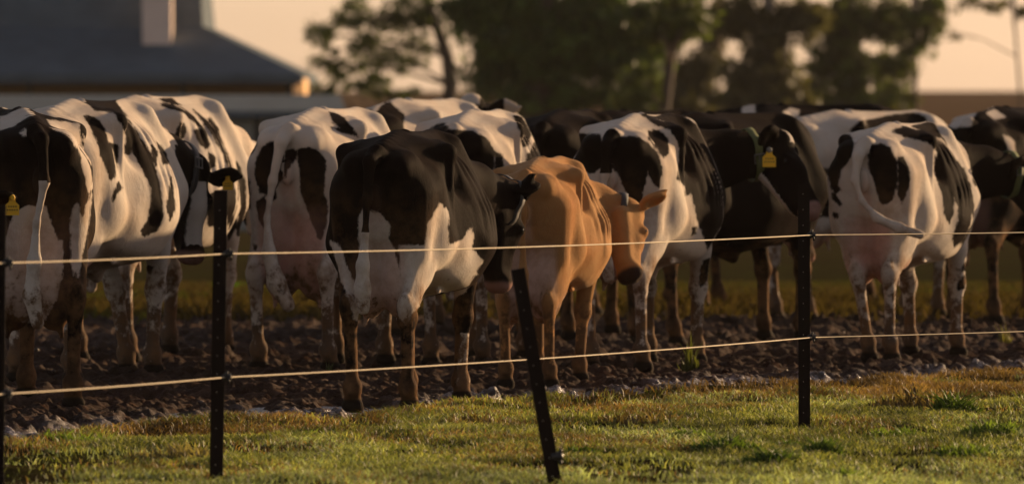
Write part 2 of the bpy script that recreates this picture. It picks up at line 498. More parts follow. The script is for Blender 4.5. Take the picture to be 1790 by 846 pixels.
def surface_nets(F, lo, h):
    S = F < 0
    c = S[:-1,:-1,:-1].astype(np.int8)
    tot = np.zeros(tuple(n-1 for n in F.shape), np.int8)
    for i in (0,1):
        for j in (0,1):
            for k in (0,1):
                tot += S[i:F.shape[0]-1+i, j:F.shape[1]-1+j, k:F.shape[2]-1+k]
    act = (tot > 0) & (tot < 8)
    idx = np.argwhere(act)
    vid = np.full(act.shape, -1, np.int64); vid[act] = np.arange(len(idx))
    acc = np.zeros((len(idx), 3)); cnt = np.zeros(len(idx))
    corners = [(i,j,k) for i in (0,1) for j in (0,1) for k in (0,1)]
    I, J, K = idx.T
    val = {c: F[I+c[0], J+c[1], K+c[2]] for c in corners}
    for c0 in corners:
        for ax in range(3):
            if c0[ax] == 0:
                c1 = list(c0); c1[ax] = 1; c1 = tuple(c1)
                a, b = val[c0], val[c1]
                m = (a < 0) != (b < 0)
                t = np.where(m, a / np.where(m, a - b, 1), 0)
                p = np.array(c0, float)[None] + 0 * acc
                p[:, ax] += t
                acc += p * m[:, None]; cnt += m
    V = lo + (idx + acc / cnt[:, None]) * h
    quads = []
    for ax in range(3):
        sl0 = [slice(None)]*3; sl1 = [slice(None)]*3
        sl0[ax] = slice(0, -1); sl1[ax] = slice(1, None)
        A, B = S[tuple(sl0)], S[tuple(sl1)]
        d = A != B
        o1, o2 = [(1,2),(2,0),(0,1)][ax]
        # interior edges only
        e = np.argwhere(d)
        ok = (e[:, o1] > 0) & (e[:, o2] > 0) & (e[:, o1] < F.shape[o1]-1) & (e[:, o2] < F.shape[o2]-1)
        e = e[ok]
        def cell(da, db):
            q = e.copy(); q[:, o1] += da; q[:, o2] += db
            return vid[q[:,0], q[:,1], q[:,2]]
        q = np.stack([cell(-1,-1), cell(0,-1), cell(0,0), cell(-1,0)], 1)
        ins = A[e[:,0], e[:,1], e[:,2]]
        q[~ins] = q[~ins][:, ::-1]
        quads.append(q)
    Q = np.concatenate(quads)
    return V, Q

def relax(V, Q, it=2, lam=0.5):
    n = len(V)
    E = np.concatenate([Q[:, [0,1]], Q[:, [1,2]], Q[:, [2,3]], Q[:, [3,0]]])
    deg = np.bincount(E.ravel(), minlength=n)[:, None]
    for _ in range(it):
        for l in (lam, -lam * 1.03):
            S = np.stack([np.bincount(E[:,0], V[E[:,1], i], n) + np.bincount(E[:,1], V[E[:,0], i], n) for i in range(3)], 1)
            V = V + l * (S / np.maximum(deg, 1) - V)
    return V

def vnormals(V, Q):
    a = np.cross(V[Q[:,2]] - V[Q[:,0]], V[Q[:,3]] - V[Q[:,1]])
    N = np.zeros_like(V)
    for j in range(4):
        for i in range(3): N[:, i] += np.bincount(Q[:, j], a[:, i], len(V))
    return N / (np.linalg.norm(N, axis=1)[:, None] + 1e-12)

# trunk: cross sections (half outline, top to bottom) along the body
SECT = [
 (-0.86, [(0,1.325),(.05,1.315),(.10,1.285),(.13,1.24),(.14,1.16),(.14,1.05),(.11,.96),(.05,.92),(0,.92)]),
 (-0.76, [(0,1.355),(.07,1.345),(.15,1.300),(.185,1.25),(.19,1.16),(.20,1.05),(.18,.93),(.10,.84),(0,.84)]),
 (-0.60, [(0,1.385),(.08,1.375),(.15,1.335),(.205,1.27),(.225,1.16),(.25,1.02),(.22,.88),(.12,.77),(0,.76)]),
 (-0.45, [(0,1.405),(.09,1.395),(.19,1.365),(.25,1.30),(.245,1.18),(.26,1.02),(.27,.88),(.18,.74),(0,.70)]),
 (-0.32, [(0,1.430),(.09,1.42),(.20,1.395),(.265,1.345),(.25,1.22),(.265,1.05),(.31,.85),(.24,.68),(0,.63)]),
 (-0.18, [(0,1.440),(.06,1.43),(.15,1.395),(.20,1.32),(.225,1.22),(.31,1.05),(.37,.85),(.28,.65),(0,.585)]),
 (-0.02, [(0,1.430),(.05,1.415),(.15,1.375),(.225,1.30),(.29,1.18),(.37,1.02),(.40,.84),(.29,.63),(0,.56)]),
 ( 0.20, [(0,1.415),(.05,1.40),(.15,1.35),(.24,1.27),(.32,1.15),(.375,1.0),(.385,.83),(.27,.63),(0,.565)]),
 ( 0.42, [(0,1.420),(.05,1.405),(.12,1.35),(.20,1.25),(.27,1.12),(.325,.98),(.33,.83),(.24,.66),(0,.60)]),
 ( 0.62, [(0,1.455),(.045,1.44),(.09,1.37),(.155,1.25),(.215,1.10),(.26,.97),(.26,.84),(.17,.70),(0,.645)]),
 ( 0.80, [(0,1.410),(.045,1.39),(.08,1.32),(.13,1.20),(.19,1.06),(.22,.94),(.20,.82),(.12,.72),(0,.69)]),
 ( 0.95, [(0,1.340),(.045,1.32),(.08,1.25),(.11,1.15),(.14,1.05),(.15,.94),(.13,.85),(.07,.79),(0,.78)]),
]
ZC = 1.02
def trunk_table(belly=1.0, wide=1.0, deep=0.0):
    xs = np.linspace(-0.90, 1.0, 77); th = np.linspace(0, math.pi, 49)
    T = np.zeros((len(SECT), len(th)))
    for i, (x, pts) in enumerate(SECT):
        pts = np.array(pts, float)
        w = math.exp(-((x - 0.0) / 0.38) ** 2)
        low = np.clip((1.25 - pts[:, 1]) / 0.4, 0, 1)
        pts[:, 0] *= wide * (1 + (belly - 1) * w * low)
        pts[:, 1] -= deep * w * np.clip((0.9 - pts[:, 1]) / 0.25, 0, 1)
        # densify
        t = np.linspace(0, 1, len(pts)); tt = np.linspace(0, 1, 120)
        y = np.interp(tt, t, pts[:, 0]); z = np.interp(tt, t, pts[:, 1])
        ang = np.arctan2(y, z - ZC); r = np.hypot(y, z - ZC)
        o = np.argsort(ang); T[i] = np.interp(th, ang[o], r[o])
    sx = [s[0] for s in SECT]
    G2 = np.stack([np.interp(xs, sx, T[:, j]) for j in range(len(th))], 1)
    k = np.array([1, 4, 6, 4, 1]) / 16.0
    for _ in range(2):
        P = np.pad(G2, ((2, 2), (0, 0)), 'edge'); G2 = sum(k[m] * P[m:m + len(xs)] for m in range(5))
    P = np.pad(G2, ((0, 0), (2, 2)), 'reflect'); G2 = sum(k[m] * P[:, m:m + len(th)] for m in range(5))
    return xs, th, G2

def poly_sd(P, poly):
    """signed distance (positive inside) of pixels P to polygon"""
    poly = np.array(poly, float); n = len(poly)
    d2 = np.full(len(P), 1e12); inside = np.zeros(len(P), bool)
    for i in range(n):
        a, b = poly[i], poly[(i + 1) % n]
        e = b - a; w = P - a
        t = np.clip((w @ e) / max(e @ e, 1e-9), 0, 1)
        q = w - t[:, None] * e
        d2 = np.minimum(d2, (q * q).sum(1))
        c = (a[1] <= P[:, 1]) != (b[1] <= P[:, 1])
        with np.errstate(divide='ignore', invalid='ignore'):
            xi = a[0] + (P[:, 1] - a[1]) * e[0] / (e[1] if e[1] != 0 else 1e-9)
        inside ^= c & (P[:, 0] < xi)
    d = np.sqrt(d2)
    return np.where(inside, d, -d)

def frame(u, v):
    u = np.array(u, float); u /= np.linalg.norm(u)
    v = np.array(v, float); v = v - u * (u @ v); v /= np.linalg.norm(v)
    return u, v, np.cross(u, v)

LEGN = ('hl', 'hr', 'fl', 'fr')
COW_MESHES = {}
def build_cow_mesh(sp):
    """sp: spec dict in cow-local metres (+X ahead, +Y its left). returns V, Q, masks"""
    h = sp.get('h', 0.0135)
    lo = np.array([-1.12, -0.56, -0.02]); hi = np.array([1.1, 0.56, 1.56])
    hd = sp.get('head')      # (poll, face dir, forehead normal)
    tail = sp.get('tail', [(-.84,0,1.34),(-.93,0,1.27),(-.955,0,1.1),(-.95,.0,.9),(-.94,0,.72),(-.93,0,.55),(-.92,0,.42)])
    pts = [np.array(p) for p in tail]
    if hd: pts += [np.array(hd[0]), np.array(hd[0]) + np.array(hd[1]) / np.linalg.norm(hd[1]) * .55]
    for p in pts:
        lo = np.minimum(lo, p - (.32 if hd and p is not pts[0] else .1) * np.array([1, 1, .8])); hi = np.maximum(hi, p + .32)
    lo[2] = max(lo[2], -0.03)
    v = Vol(lo, hi, h)
    xs, th, T = trunk_table(sp.get('belly', 1.0), sp.get('wide', 1.0), sp.get('deep', 0.0))
    bend = sp.get('bend', 0.0)
    rib = sp.get('rib', 1.0)
    def trunk(X, Y, Z):
        Yb = Y - bend * X * X
        ang = np.arctan2(np.abs(Yb), Z - ZC)
        rho = np.sqrt(Yb * Yb + (Z - ZC) ** 2)
        fx = np.clip((X - xs[0]) / (xs[1] - xs[0]), 0, len(xs) - 1.001); ix = fx.astype(int); tx = fx - ix
        fa = np.clip(ang / (th[1] - th[0]), 0, len(th) - 1.001); ia = fa.astype(int); ta = fa - ia
        r = (T[ix, ia] * (1-tx) + T[ix+1, ia] * tx) * (1-ta) + (T[ix, ia+1] * (1-tx) + T[ix+1, ia+1] * tx) * ta
        # ribs: shallow ridges slanting back on the barrel
        m = np.exp(-((X - 0.18) / 0.30) ** 4) * np.exp(-((ang - 1.15) / 0.75) ** 4)
        ph = (X + 0.14 * (ang - 1.2) + .02*np.sin(7*X+3*ang)) * 2 * math.pi / 0.088
        r = r + rib * 0.0095 * m * (np.sin(ph) + .35*np.sin(2*ph+1)) * (.6 + .4*np.sin(9*ang + 4*X))
        f = (rho - r) * 0.9
        e = np.maximum(-0.86 - X, X - 0.93)
        k = 0.13
        hh = np.maximum(k - np.abs(f - e), 0) / k
        return np.maximum(f, e) + hh * hh * k * .25
    v.put([-1.1, -.56, .4], [1.1, .56, 1.56], trunk, 0.01)
    bony = sp.get('bony', 1.0) * 1.3
    hw = sp.get('wide', 1.0)
    # spine, sacrum
    v.cone((-.30,0,1.405), (-.72,0,1.345), .035, .035, .06)
    for q in range(7):                       # knobs of the backbone
        v.ell((-.66 + q*.085, 0, 1.372 + q*.0085 if q < 6 else 1.43), (.022, .03, .024), .03)
    for sgn in (1, -1):                      # crease behind the thigh, milk vein, stifle fold
        v.cone((-.80, sgn*.235, 1.08), (-.60, sgn*.30, .80), .018, .022, .04, None, 1, 'sub')
        v.cone((-.44, sgn*.335, 1.10), (-.42, sgn*.36, .80), .016, .020, .05, None, 1, 'sub')
        v.cone((-.25, sgn*.20, .615), (.45, sgn*.13, .625), .014, .016, .02)
    v.cone((.55,0,1.41), (-.1,0,1.405), .03, .028, .05)
    legs = {}
    for sgn in (1, -1):
        # hook and pin bones, ridge between
        v.cone((-.34, sgn*.258*hw, 1.335), (-.24, sgn*.19*hw, 1.368), .034, .028, .05)
        v.cone((-.345, sgn*.258*hw, 1.325), (-.39, sgn*.272*hw, 1.00), .027, .020, .035)
        v.cone((-.34, sgn*.245*hw, 1.328), (-.80, sgn*.13, 1.268), .024, .026, .06)
        v.cone((-.835, sgn*.12, 1.255), (-.72, sgn*.13, 1.27), .042, .045, .09)
        # hollows: behind last rib and between hook and pin
        v.ell((-.175, sgn*.335*hw, 1.22), (.085, .095*bony, .13), .045, 'sub')
        v.ell((-.20, sgn*.405*hw, .83), (.085, .058*sp.get('fold', 1), .10), .07, 'sub')
        v.ell((-.53, sgn*.315*hw, 1.17), (.09, .065*bony, .16), .07, 'sub')
        v.ell((.50, sgn*.345*hw, 1.13), (.05, .035*bony, .20), .10, 'sub')
        v.ell((-.58, sgn*.285, 1.33), (.13, .07*bony, .07), .09, 'sub')
        # thigh mass
        v.cone((-.55, sgn*.165, 1.14), (-.46, sgn*.20, .86), .135, .115, .08)
        v.cone((-.70, sgn*.150, 1.12), (-.69, sgn*.165, .82), .120, .085, .07)
        # shoulder mass
        v.cone((.60, sgn*.10, 1.36), (.72, sgn*.195, .98), .055, .095, .09)
    for n in LEGN:
        sgn = 1 if n[1] == 'l' else -1
        dx, dy, dz = sp.get(n, (0, 0, 0))
        st = sp.get('stance', 1.0)
        if n[0] == 'h':
            hip = np.array([-.50, sgn*.20, .84])
            hock = np.array([-.80 + .62*dx, sgn*.150*st + .62*dy, .545 + dz*.6])
            fet = np.array([-.755 + .95*dx, sgn*.145*st + .95*dy, .135 + dz])
            foot = np.array([-.715 + dx, sgn*.150*st + dy, .045 + dz])
            knee = hip * .52 + hock * .48 + np.array([.03, 0, 0.02])
            v.cone((-.45, sgn*.215, .90), knee, .115, .078, .07, (0,1,0), .8)
            v.cone((-.70, sgn*.165, .84), hock*.75 + knee*.25, .080, .050, .05, (0,1,0), .8)
            v.cone(knee, hock, .080, .058, .05, (0,1,0), .8)
            v.cone(hock + [-.055,0,.045], hock + [-.03, 0, -.05], .024, .026, .025)       # point of hock
            v.cone(hock + [-.045,0,.03], knee + [-.13, 0, .06], .016, .02, .03)           # tendon
            v.cone(hock, hock * .8 + fet * .2, .057, .044, .03, (0,1,0), .85)
            v.cone(hock * .8 + fet * .2, fet, .039, .035, .02, (0,1,0), .88)
        else:
            elb = np.array([.60, sgn*.185, .80])
            kn = np.array([.655 + .55*dx, sgn*.150 + .55*dy, .455 + dz*.55])
            fet = np.array([.645 + .95*dx, sgn*.140 + .95*dy, .125 + dz])
            foot = np.array([.675 + dx, sgn*.145 + dy, .045 + dz])
            v.cone((.68, sgn*.19, .93), elb*.6 + kn*.4, .105, .062, .08, (0,1,0), .75)
            v.cone(elb*.6 + kn*.4, kn, .062, .046, .04)
            v.ell(kn, (.056, .053, .064), .03)
            v.cone(kn, fet, .040, .034, .03)
        v.ell(fet, (.050, .050, .050), .025)
        v.cone(fet + [-.04, 0, -.03], fet + [-.035, 0, -.035], .018, .016, .02)
        v.cone(fet, foot, .038, .046, .025)
        fw = foot
        for q in (-.024, .024):
            v.cone(fw + [-.015, q, -.005], fw + [.045, q*1.05, -.028], .034, .022, .008)
        legs[n] = foot
    # brisket fold
    v.cone((.88, 0, 1.00), (.74, 0, .74), .10, .10, .12, (0,1,0), .7)
    # navel flap
    v.cone((-.02, 0, .60), (.10, 0, .535), .06, .035, .05)
    # udder
    ud = sp.get('udder', 1.0)
    ux, uz = -.58 - .10 * max(0, ud - 1.1), .755 - .07 * (ud - 1)
    for sgn in (1, -1):
        v.ell((ux - .04, sgn*.070*ud, uz - .02), (.17, .098*ud, .235*ud), .05)
        v.ell((ux + .17, sgn*.075*ud, uz - .03), (.17, .09*ud, .15*ud), .06)
        b = uz - .02 - .225*ud
        for tx in (-.07, .10):
            bb = b + (.035 if tx > 0 else 0)
            v.cone((ux + tx, sgn*.085*ud, bb + .03), (ux + tx*1.1, sgn*.095*ud, bb - .045), .019, .012, .02)
    # groove between the thighs below the tail, vulva folds
    v.cone((-.985, 0, 1.22), (-.93, 0, .80), .055, .09, .07, (0,1,0), .55, 'sub')
    v.ell((-.885, 0, 1.10), (.03, .035, .075), .03)
    # tail
    tp = [np.array(t, float) for t in tail]
    n = len(tp)
    for i in range(n - 1):
        t0, t1 = i / (n - 1), (i + 1) / (n - 1)
        rr = lambda t: .040 - .05 * min(t, .45) / .45 * .5 if t < .55 else .018 + sp.get('switch', .022) * math.sin(min(1, (t - .55) / .45) * 2.4)
        v.cone(tp[i], tp[i+1], rr(t0), rr(t1), .03 if i else .06)
    # neck + head
    hm = None
    if hd:
        O = np.array(hd[0], float); u, w_, l = frame(hd[1], hd[2]); up = w_
        S = sp.get('hs', 1.0)
        def H(a, b, c): return O + (u * a + up * b + l * c) * S
        base = np.array([.72, 0, 1.14]); base2 = np.array([.70, 0, 1.26]); base3 = np.array([.78, 0, .98])
        mid = sp.get('neckmid'); mid = np.array(mid) if mid is not None else (base + O) / 2 + np.array([.06, 0, 0])
        jaw = H(.06, -.07, 0)
        v.cone(base, mid, .165, .115, .10, (0,1,0), .8); v.cone(mid, H(.02,-.03,0), .115, .08, .06)
        v.cone(base2, mid + [0,0,.06], .10, .085, .08); v.cone(mid + [0,0,.06], H(-.01,0,0), .085, .08, .05)
        v.cone(base3, mid - [0,0,.07], .12, .08, .08); v.cone(mid - [0,0,.07], jaw, .08, .055, .05)
        v.cone(H(.03,-.02,0), H(.20,-.02,0), .105*S, .095*S, .03, l, .92)
        v.cone(H(.18,-.02,0), H(.43,-.03,0), .082*S, .056*S, .04, l, .85)
        v.ell(H(.0,.045,0), (.065*S,)*3, .05)                                  # poll
        v.cone(H(.445,-.045,-.022), H(.445,-.045,.022), .058*S, .058*S, .03)   # muzzle
        v.cone(H(.10,-.12,.045), H(.38,-.095,.02), .05*S, .036*S, .05)
        v.cone(H(.10,-.12,-.045), H(.38,-.095,-.02), .05*S, .036*S, .05)
        for q in (1, -1):
            v.ell(H(.165,.024,q*.078), (.030*S,)*3, .04)                        # brow
            v.ell(H(.487,-.012,q*.040), (.013,)*3, .015, 'sub')                  # nostril
            tip = sp.get('ears', (.30, .0)); er, ez = tip[:2]; eu = tip[2] if len(tip) > 2 else .02
            a, b = H(.03,.0,q*.095), H(.03 - eu, ez, q*er)
            mm = a*.45 + b*.55
            fl = up * .35 + u * 1.0
            v.cone(a, mm, .034*S, .080*S, .02, fl, .34); v.cone(mm, b, .080*S, .026*S, .01, fl, .34)
            v.cone(mm + u*.022*S, a*.15+b*.85 + u*.03*S, .045*S, .022*S, .01, fl, .30, 'sub')
        hm = (O, u, up, l, S)
    V, Q = surface_nets(v.F, v.lo, h)
    # keep the largest connected piece only
    V = relax(V, Q, 2)
    # masks
    x, y, z = V.T
    nz = fbm(x*9+3, y*9+3, z*9+3, 3) - .5
    udd = np.full(len(V), 9.0)
    for sgn in (1, -1):
        for c, r in (((ux - .04, sgn*.070*ud, uz - .04), (.19, .115*ud, .24*ud)), ((ux + .17, sgn*.075*ud, uz - .03), (.18, .105*ud, .15*ud))):
            udd = np.minimum(udd, np.sqrt(((x-c[0])/r[0])**2 + ((y-c[1])/r[1])**2 + ((z-c[2])/r[2])**2) - 1)
    # thighs cover the udder's sides: skin only near the middle there
    skin = np.clip((.26 - udd + nz * .3) / .42, 0, 1) * np.clip((.155*ud - np.abs(y)) / .03, 0, 1)
    esc = np.clip((-.80 - x) / .05, 0, 1) * np.clip((.055 - np.abs(y) + nz*.03) / .03, 0, 1) * np.clip((z - .7) / .1, 0, 1) * np.clip((1.22 - z) / .30, 0, 1)
    skin = np.maximum(skin, .75 * esc)
    for t in range(len(tp) - 1):
        D = cone_d(x, y, z, tp[t], tp[t+1], .055, .055)
        skin = np.where(D < 0.0, 0, skin)
    hoof = np.zeros(len(V))
    for f in legs.values():
        hoof = np.maximum(hoof, np.clip((.075 - z + f[2] - .045) / .012, 0, 1) * (np.hypot(x - f[0], y - f[1]) < .14))
    nose = np.zeros(len(V)); hdist = np.full(len(V), 9.0)
    if hm:
        O, u, up, l, S = hm
        q = (V - O); a = q @ u / S; b = q @ up / S; c = q @ l / S
        nose = np.clip((a - .435 + nz * .03) / .02, 0, 1) * (np.abs(c) < .12) * (np.abs(b + .04) < .14)
        hdist = np.where((a > -.05) & (a < .56) & (np.abs(b) < .25) & (np.abs(c) < .34), a, 9.0)
    return dict(V=V, Q=Q, skin=skin, hoof=hoof, nose=nose, ha=hdist, tail=tp, head=hm, legs=legs)

# ------------------------------------------------------------------ coats
def coat_mat(name, dark, light, skin=(.42, .22, .17), nosec=(.26, .15, .125), blot=.45):
    m, nt, p, out = new_mat(name)
    oc = objcoord(nt)
    n1 = noise(nt, 26, 5, 0.62, oc); n2 = noise(nt, 5, 3, 0.6, oc)
    hs = nt.nodes.new('ShaderNodeMapping'); hs.inputs['Scale'].default_value = (60, 60, 12); nt.links.new(oc, hs.inputs[0])
    hair = noise(nt, 3.0, 4, 0.7, hs.outputs[0])
    f = mth(nt, 'ADD', attr(nt, 'coat'), mth(nt, 'MULTIPLY', mth(nt, 'SUBTRACT', n1.outputs[0], .5), .034))
    f = mth(nt, 'ADD', f, mth(nt, 'MULTIPLY', mth(nt, 'SUBTRACT', hair.outputs[0], .5), .022))
    f = mth(nt, 'MULTIPLY_ADD', f, 110.0, 0.5, True)
    lt = mix(nt, n2.outputs[0], tuple(x * .80 for x in light), light)
    lt = mix(nt, mth(nt, 'MULTIPLY', hair.outputs[0], .35), lt, tuple(x * .62 for x in light))
    dk = mix(nt, n2.outputs[0], tuple(x * .7 for x in dark), tuple(x * 1.5 for x in dark))
    bl = ramp(nt, noise(nt, 2.2, 5, .65, oc).outputs[0], [(.45, 0), (.70, 1)])
    lt = mix(nt, mth(nt, 'MULTIPLY', bl, blot), lt, tuple(a * b for a, b in zip(light, (.80, .62, .48))))
    c = mix(nt, f, lt, dk)
    sk = mix(nt, n2.outputs[0], tuple(x * .75 for x in skin), tuple(x * 1.2 for x in skin))
    c = mix(nt, mth(nt, 'MULTIPLY', attr(nt, 'skin'), mth(nt, 'SUBTRACT', 1.0, mth(nt, 'MULTIPLY', f, .7))), c, sk)
    c = mix(nt, attr(nt, 'nose'), c, nosec)
    # splashed dried mud: climbs the legs, thinner on the belly
    n3 = noise(nt, 14, 6, 0.7, oc)
    z = attr(nt, 'leg')
    md = mth(nt, 'MULTIPLY_ADD', mth(nt, 'ADD', z, mth(nt, 'MULTIPLY', mth(nt, 'SUBTRACT', n3.outputs[0], .5), 3.4)), 2.6, -.75, True)
    mc = mix(nt, n2.outputs[0], (.026, .014, .009), (.095, .052, .028))
    c = mix(nt, mth(nt, 'MULTIPLY', md, .93), c, mc)
    # tan stain of dung on hair, uneven
    st = mth(nt, 'MULTIPLY', attr(nt, 'stain'), ramp(nt, noise(nt, 7, 5, .65, oc).outputs[0], [(.42, 0), (.62, 1)]))
    c = mix(nt, mth(nt, 'MULTIPLY', st, .75), c, (.17, .09, .042))
    c = mix(nt, attr(nt, 'hoof'), c, (.025, .018, .014))
    nt.links.new(c, p.inputs['Base Color'])
    p.inputs['Roughness'].default_value = 0.62
    p.inputs['Specular IOR Level'].default_value = 0.006
    nt.links.new(mth(nt, 'MULTIPLY_ADD', f, -.115, .12), p.inputs['Sheen Weight'])
    p.inputs['Sheen Roughness'].default_value = 0.35
    p.inputs['Sheen Tint'].default_value = (1, .85, .7, 1)
    ws = nt.nodes.new('ShaderNodeMapping'); ws.inputs['Scale'].default_value = (16, 9, 4.5); nt.links.new(oc, ws.inputs[0])
    wr = noise(nt, 1.0, 3, .5, ws.outputs[0], .6)
    h = mth(nt, 'ADD', mth(nt, 'MULTIPLY', hair.outputs[0], .45), mth(nt, 'ADD', mth(nt, 'MULTIPLY', noise(nt, 9, 4, .6, oc).outputs[0], .8), mth(nt, 'MULTIPLY', wr.outputs[0], .55)))
    bump(nt, p, h, .6, .014)
    return m
M_HOL = coat_mat('holstein_coat', (.0100, .0062, .0048), (.58, .50, .43))
M_JER = coat_mat('jersey_coat', (.24, .105, .042), (.38, .20, .082), (.50, .34, .28), (.035, .022, .018), .85)
M_EYE = plain('eye', (.01, .008, .007), .08, 0, 0.0)
M_TAG = plain('tag_yellow', (.75, .42, .02), .5, 0, .1)
M_INK = plain('tag_ink', (.02, .02, .02), .6, 0, .0)
M_STRAP = plain('strap', (.045, .04, .04), .6, 0, .4, 60)
M_STRAPG = plain('strap_green', (.10, .11, .04), .7, 0, .4, 60)
M_BUCKLE = plain('buckle', (.16, .15, .14), .5, .5, .2)

CR = {1: (0,130,.4136), 2: (0,430,.4136), 3: (400,130,.4136), 4: (400,430,.4136), 5: (800,130,.4136), 6: (800,430,.4136),
      7: (1200,130,.4137), 8: (1200,430,.4917)}
def T(c, pts):
    x, y, s = CR[c]
    return [(x + a * s, y + b * s) for a, b in pts]

def make_cow(label, hind, yd, theta, s, base, polys, spec=None, mat=None, headpx=None, seed=0, headdark=None, neckx=.97,
             tail_white=None, collar=None, tag_ear=None, rear_noise=0.0, mudk=1.0, skink=1.0, h=.0125, wy=1.0):
    """hind: photo x of the middle of the hind feet; yd: their distance; theta: heading clockwise from straight away"""
    sp = dict(spec or {})
    sp['h'] = h
    th = R(theta)
    fwd = Vector((math.sin(th), math.cos(th), 0)); rot = math.pi / 2 - th
    hp = W(hind, 600, yd); hp.z = 0
    org = hp + fwd * .715 * s
    Mi = Matrix.Rotation(-rot, 3, 'Z')
    def tolocal(px, py, Y): return np.array(Mi @ (W(px, py, Y) - org)) / s
    if headpx:
        (p0, y0), (p1, y1), nrm = headpx
        a = tolocal(p0[0], p0[1], y0); b = tolocal(p1[0], p1[1], y1)
        n = np.array(Mi @ Vector(nrm))
        sp['head'] = (a, b - a, n)
        sp.setdefault('hs', float(np.linalg.norm(b - a)) / .50)
    elif 'head' not in sp:
        sp['head'] = ((1.33, 0, 1.10), (.55, 0, -.85), (.85, 0, .55))
    m = build_cow_mesh(sp)
    V, Q = m['V'], m['Q']
    root = mesh_obj('cow', V, Q, mat or M_HOL)
    root.location = org; root.rotation_euler = (0, 0, rot); root.scale = (s, s, s)
    tag(root, label, 'cow', 'herd of dairy cows standing in the mud')
    # coat field
    c_, s_ = math.cos(rot), math.sin(rot)
    Wd = np.stack([(V[:,0]*c_ - V[:,1]*s_) * s + org.x, (V[:,0]*s_ + V[:,1]*c_) * s + org.y, V[:,2] * s], 1)
    N = vnormals(V, Q)
    Nw = np.stack([N[:,0]*c_ - N[:,1]*s_, N[:,0]*s_ + N[:,1]*c_, N[:,2]], 1)
    view = Wd - np.array([0, 0, CAM_Z]); view /= np.linalg.norm(view, axis=1)[:, None]
    facing = -(Nw * view).sum(1)
    P = project(Wd); pxm = F_PX / yd
    q = 1.9
    x, y, z = V.T
    nf = (fbm(x*q + seed*3.1 + 20, y*q*1.2 + seed + 20, z*q + 20, 3, .45) - .5) * .55
    sgn = 1 if base == 'white' else -1
    nf = nf - .035 * sgn
    if polys:
        pf = np.full(len(V), -9e3)
        for poly in polys: pf = np.maximum(pf, poly_sd(P, poly))
        pf = (pf + 1.3) * sgn / pxm
        w = np.clip((facing + .15) / .3, 0, 1)
        coat = pf * w + nf * (1 - w)
    else:
        coat = nf + (rear_noise if base != 'white' else -rear_noise)
    if base == 'plain': coat = np.full(len(V), -.2)
    td = np.full(len(V), 9.0); tt = np.zeros(len(V)); tp = m['tail']
    for i in range(len(tp) - 1):
        d = cone_d(x, y, z, tp[i], tp[i+1], .035, .035)
        better = d < td; td = np.where(better, d, td); tt = np.where(better, i / (len(tp) - 1), tt)
    if tail_white is not None:
        isT = (td < .012) & ((x < -.86) | (tt > .3)); coat = np.where(isT, np.where(tt >= tail_white, -.2, .2), coat)
    ha = m['ha']; neckz = (x > neckx)
    if headdark is not None:
        coat = np.where(neckz | (ha < 5), (.2 if headdark else -.2), coat)
        if headdark == 2:      # pale jaw line
            O, u, up, l, S = m['head']; qv = V - O
            coat = np.where((ha > .12) & (ha < .5) & ((qv @ up) / S < -.128), -.2, coat)
            coat = np.where((np.abs(ha) < .05) & ((qv @ up) / S > .075) & (np.abs(qv @ l) < .035), -.2, coat)
    if headdark == 3:          # pale blaze down a dark face
        O, u, up, l, S = m['head']; qv = V - O
        bz = ((qv @ up) / S > -.02) & (ha > .08) & (ha < .42)
        coat = np.where(bz, np.clip((np.abs(qv @ l) / S - .05 + .02 * (nf * 3)) , -.2, .2), coat)
    set_attr(root, 'coat', coat); set_attr(root, 'skin', m['skin'] * skink); set_attr(root, 'nose', m['nose']); set_attr(root, 'hoof', m['hoof'])
    set_attr(root, 'leg', np.clip((.62 - z) / .50, -.5, 1.1) * mudk)
    rearw = np.clip((-.45 - x) / .3, 0, 1) * np.clip((1.2 - z) / .3, 0, 1)
    set_attr(root, 'stain', np.clip(rearw * .5 + np.clip((.70 - z) / .2, 0, 1) + np.clip((tt - .6) * 3, 0, 1) * (td < .03), 0, 1))
    # eyes
    O, u, up, l, S = m['head']
    for sg in (1, -1):
        mb = MB(); c = O + (u * .17 + up * .018 + l * sg * .090) * S
        pts = [Vector(c + up * q2 * .020) for q2 in (-.95, -.6, 0, .6, .95)]
        mb.tube(pts, [.006, .016, .021, .016, .006], 10)
        mb.build('eye', M_EYE, root, True)
    if collar:
        t, smat, buck = collar
        nb = np.array([.72, 0, 1.16]); mid = (nb + O) / 2 + np.array([.06, 0, 0])
        pc = mid * (1 - t) + O * t; ax = O - mid; ax = ax / np.linalg.norm(ax)
        r1 = np.cross(ax, [0, 0, 1.0]); r1 /= np.linalg.norm(r1); r2 = np.cross(ax, r1)
        dv = V - pc; near = np.abs(dv @ ax) < .03
        near &= np.linalg.norm(dv, axis=1) < .185
        ang = np.arctan2(dv[near] @ r2, dv[near] @ r1); rad = np.hypot(dv[near] @ r1, dv[near] @ r2)
        K = 40; rr = np.zeros(K)
        for k in range(K):
            a0 = -math.pi + 2*math.pi*k/K
            dd = np.abs((ang - a0 + math.pi) % (2*math.pi) - math.pi) < .14
            rr[k] = rad[dd].max() if dd.any() else .12
        rr = np.minimum(rr, np.median(rr) * 1.10); rr = np.array([(rr[k-1] + rr[k]*2 + rr[(k+1) % K]) / 4 for k in range(K)]) + .008
        v, f = [], []
        for k in range(K):
            a0 = -math.pi + 2*math.pi*k/K; d = r1*math.cos(a0) + r2*math.sin(a0)
            hang = .03 * max(0, d[2] * -1) ** 2
            for off, e in ((-.022, 0), (.022, 0), (.022, .006), (-.022, .006)):
                v.append(pc + d * (rr[k] + e + hang) + ax * off)
            n2 = (k + 1) % K
            for j in range(4):
                f.append((k*4+j, n2*4+j, n2*4+(j+1) % 4, k*4+(j+1) % 4))
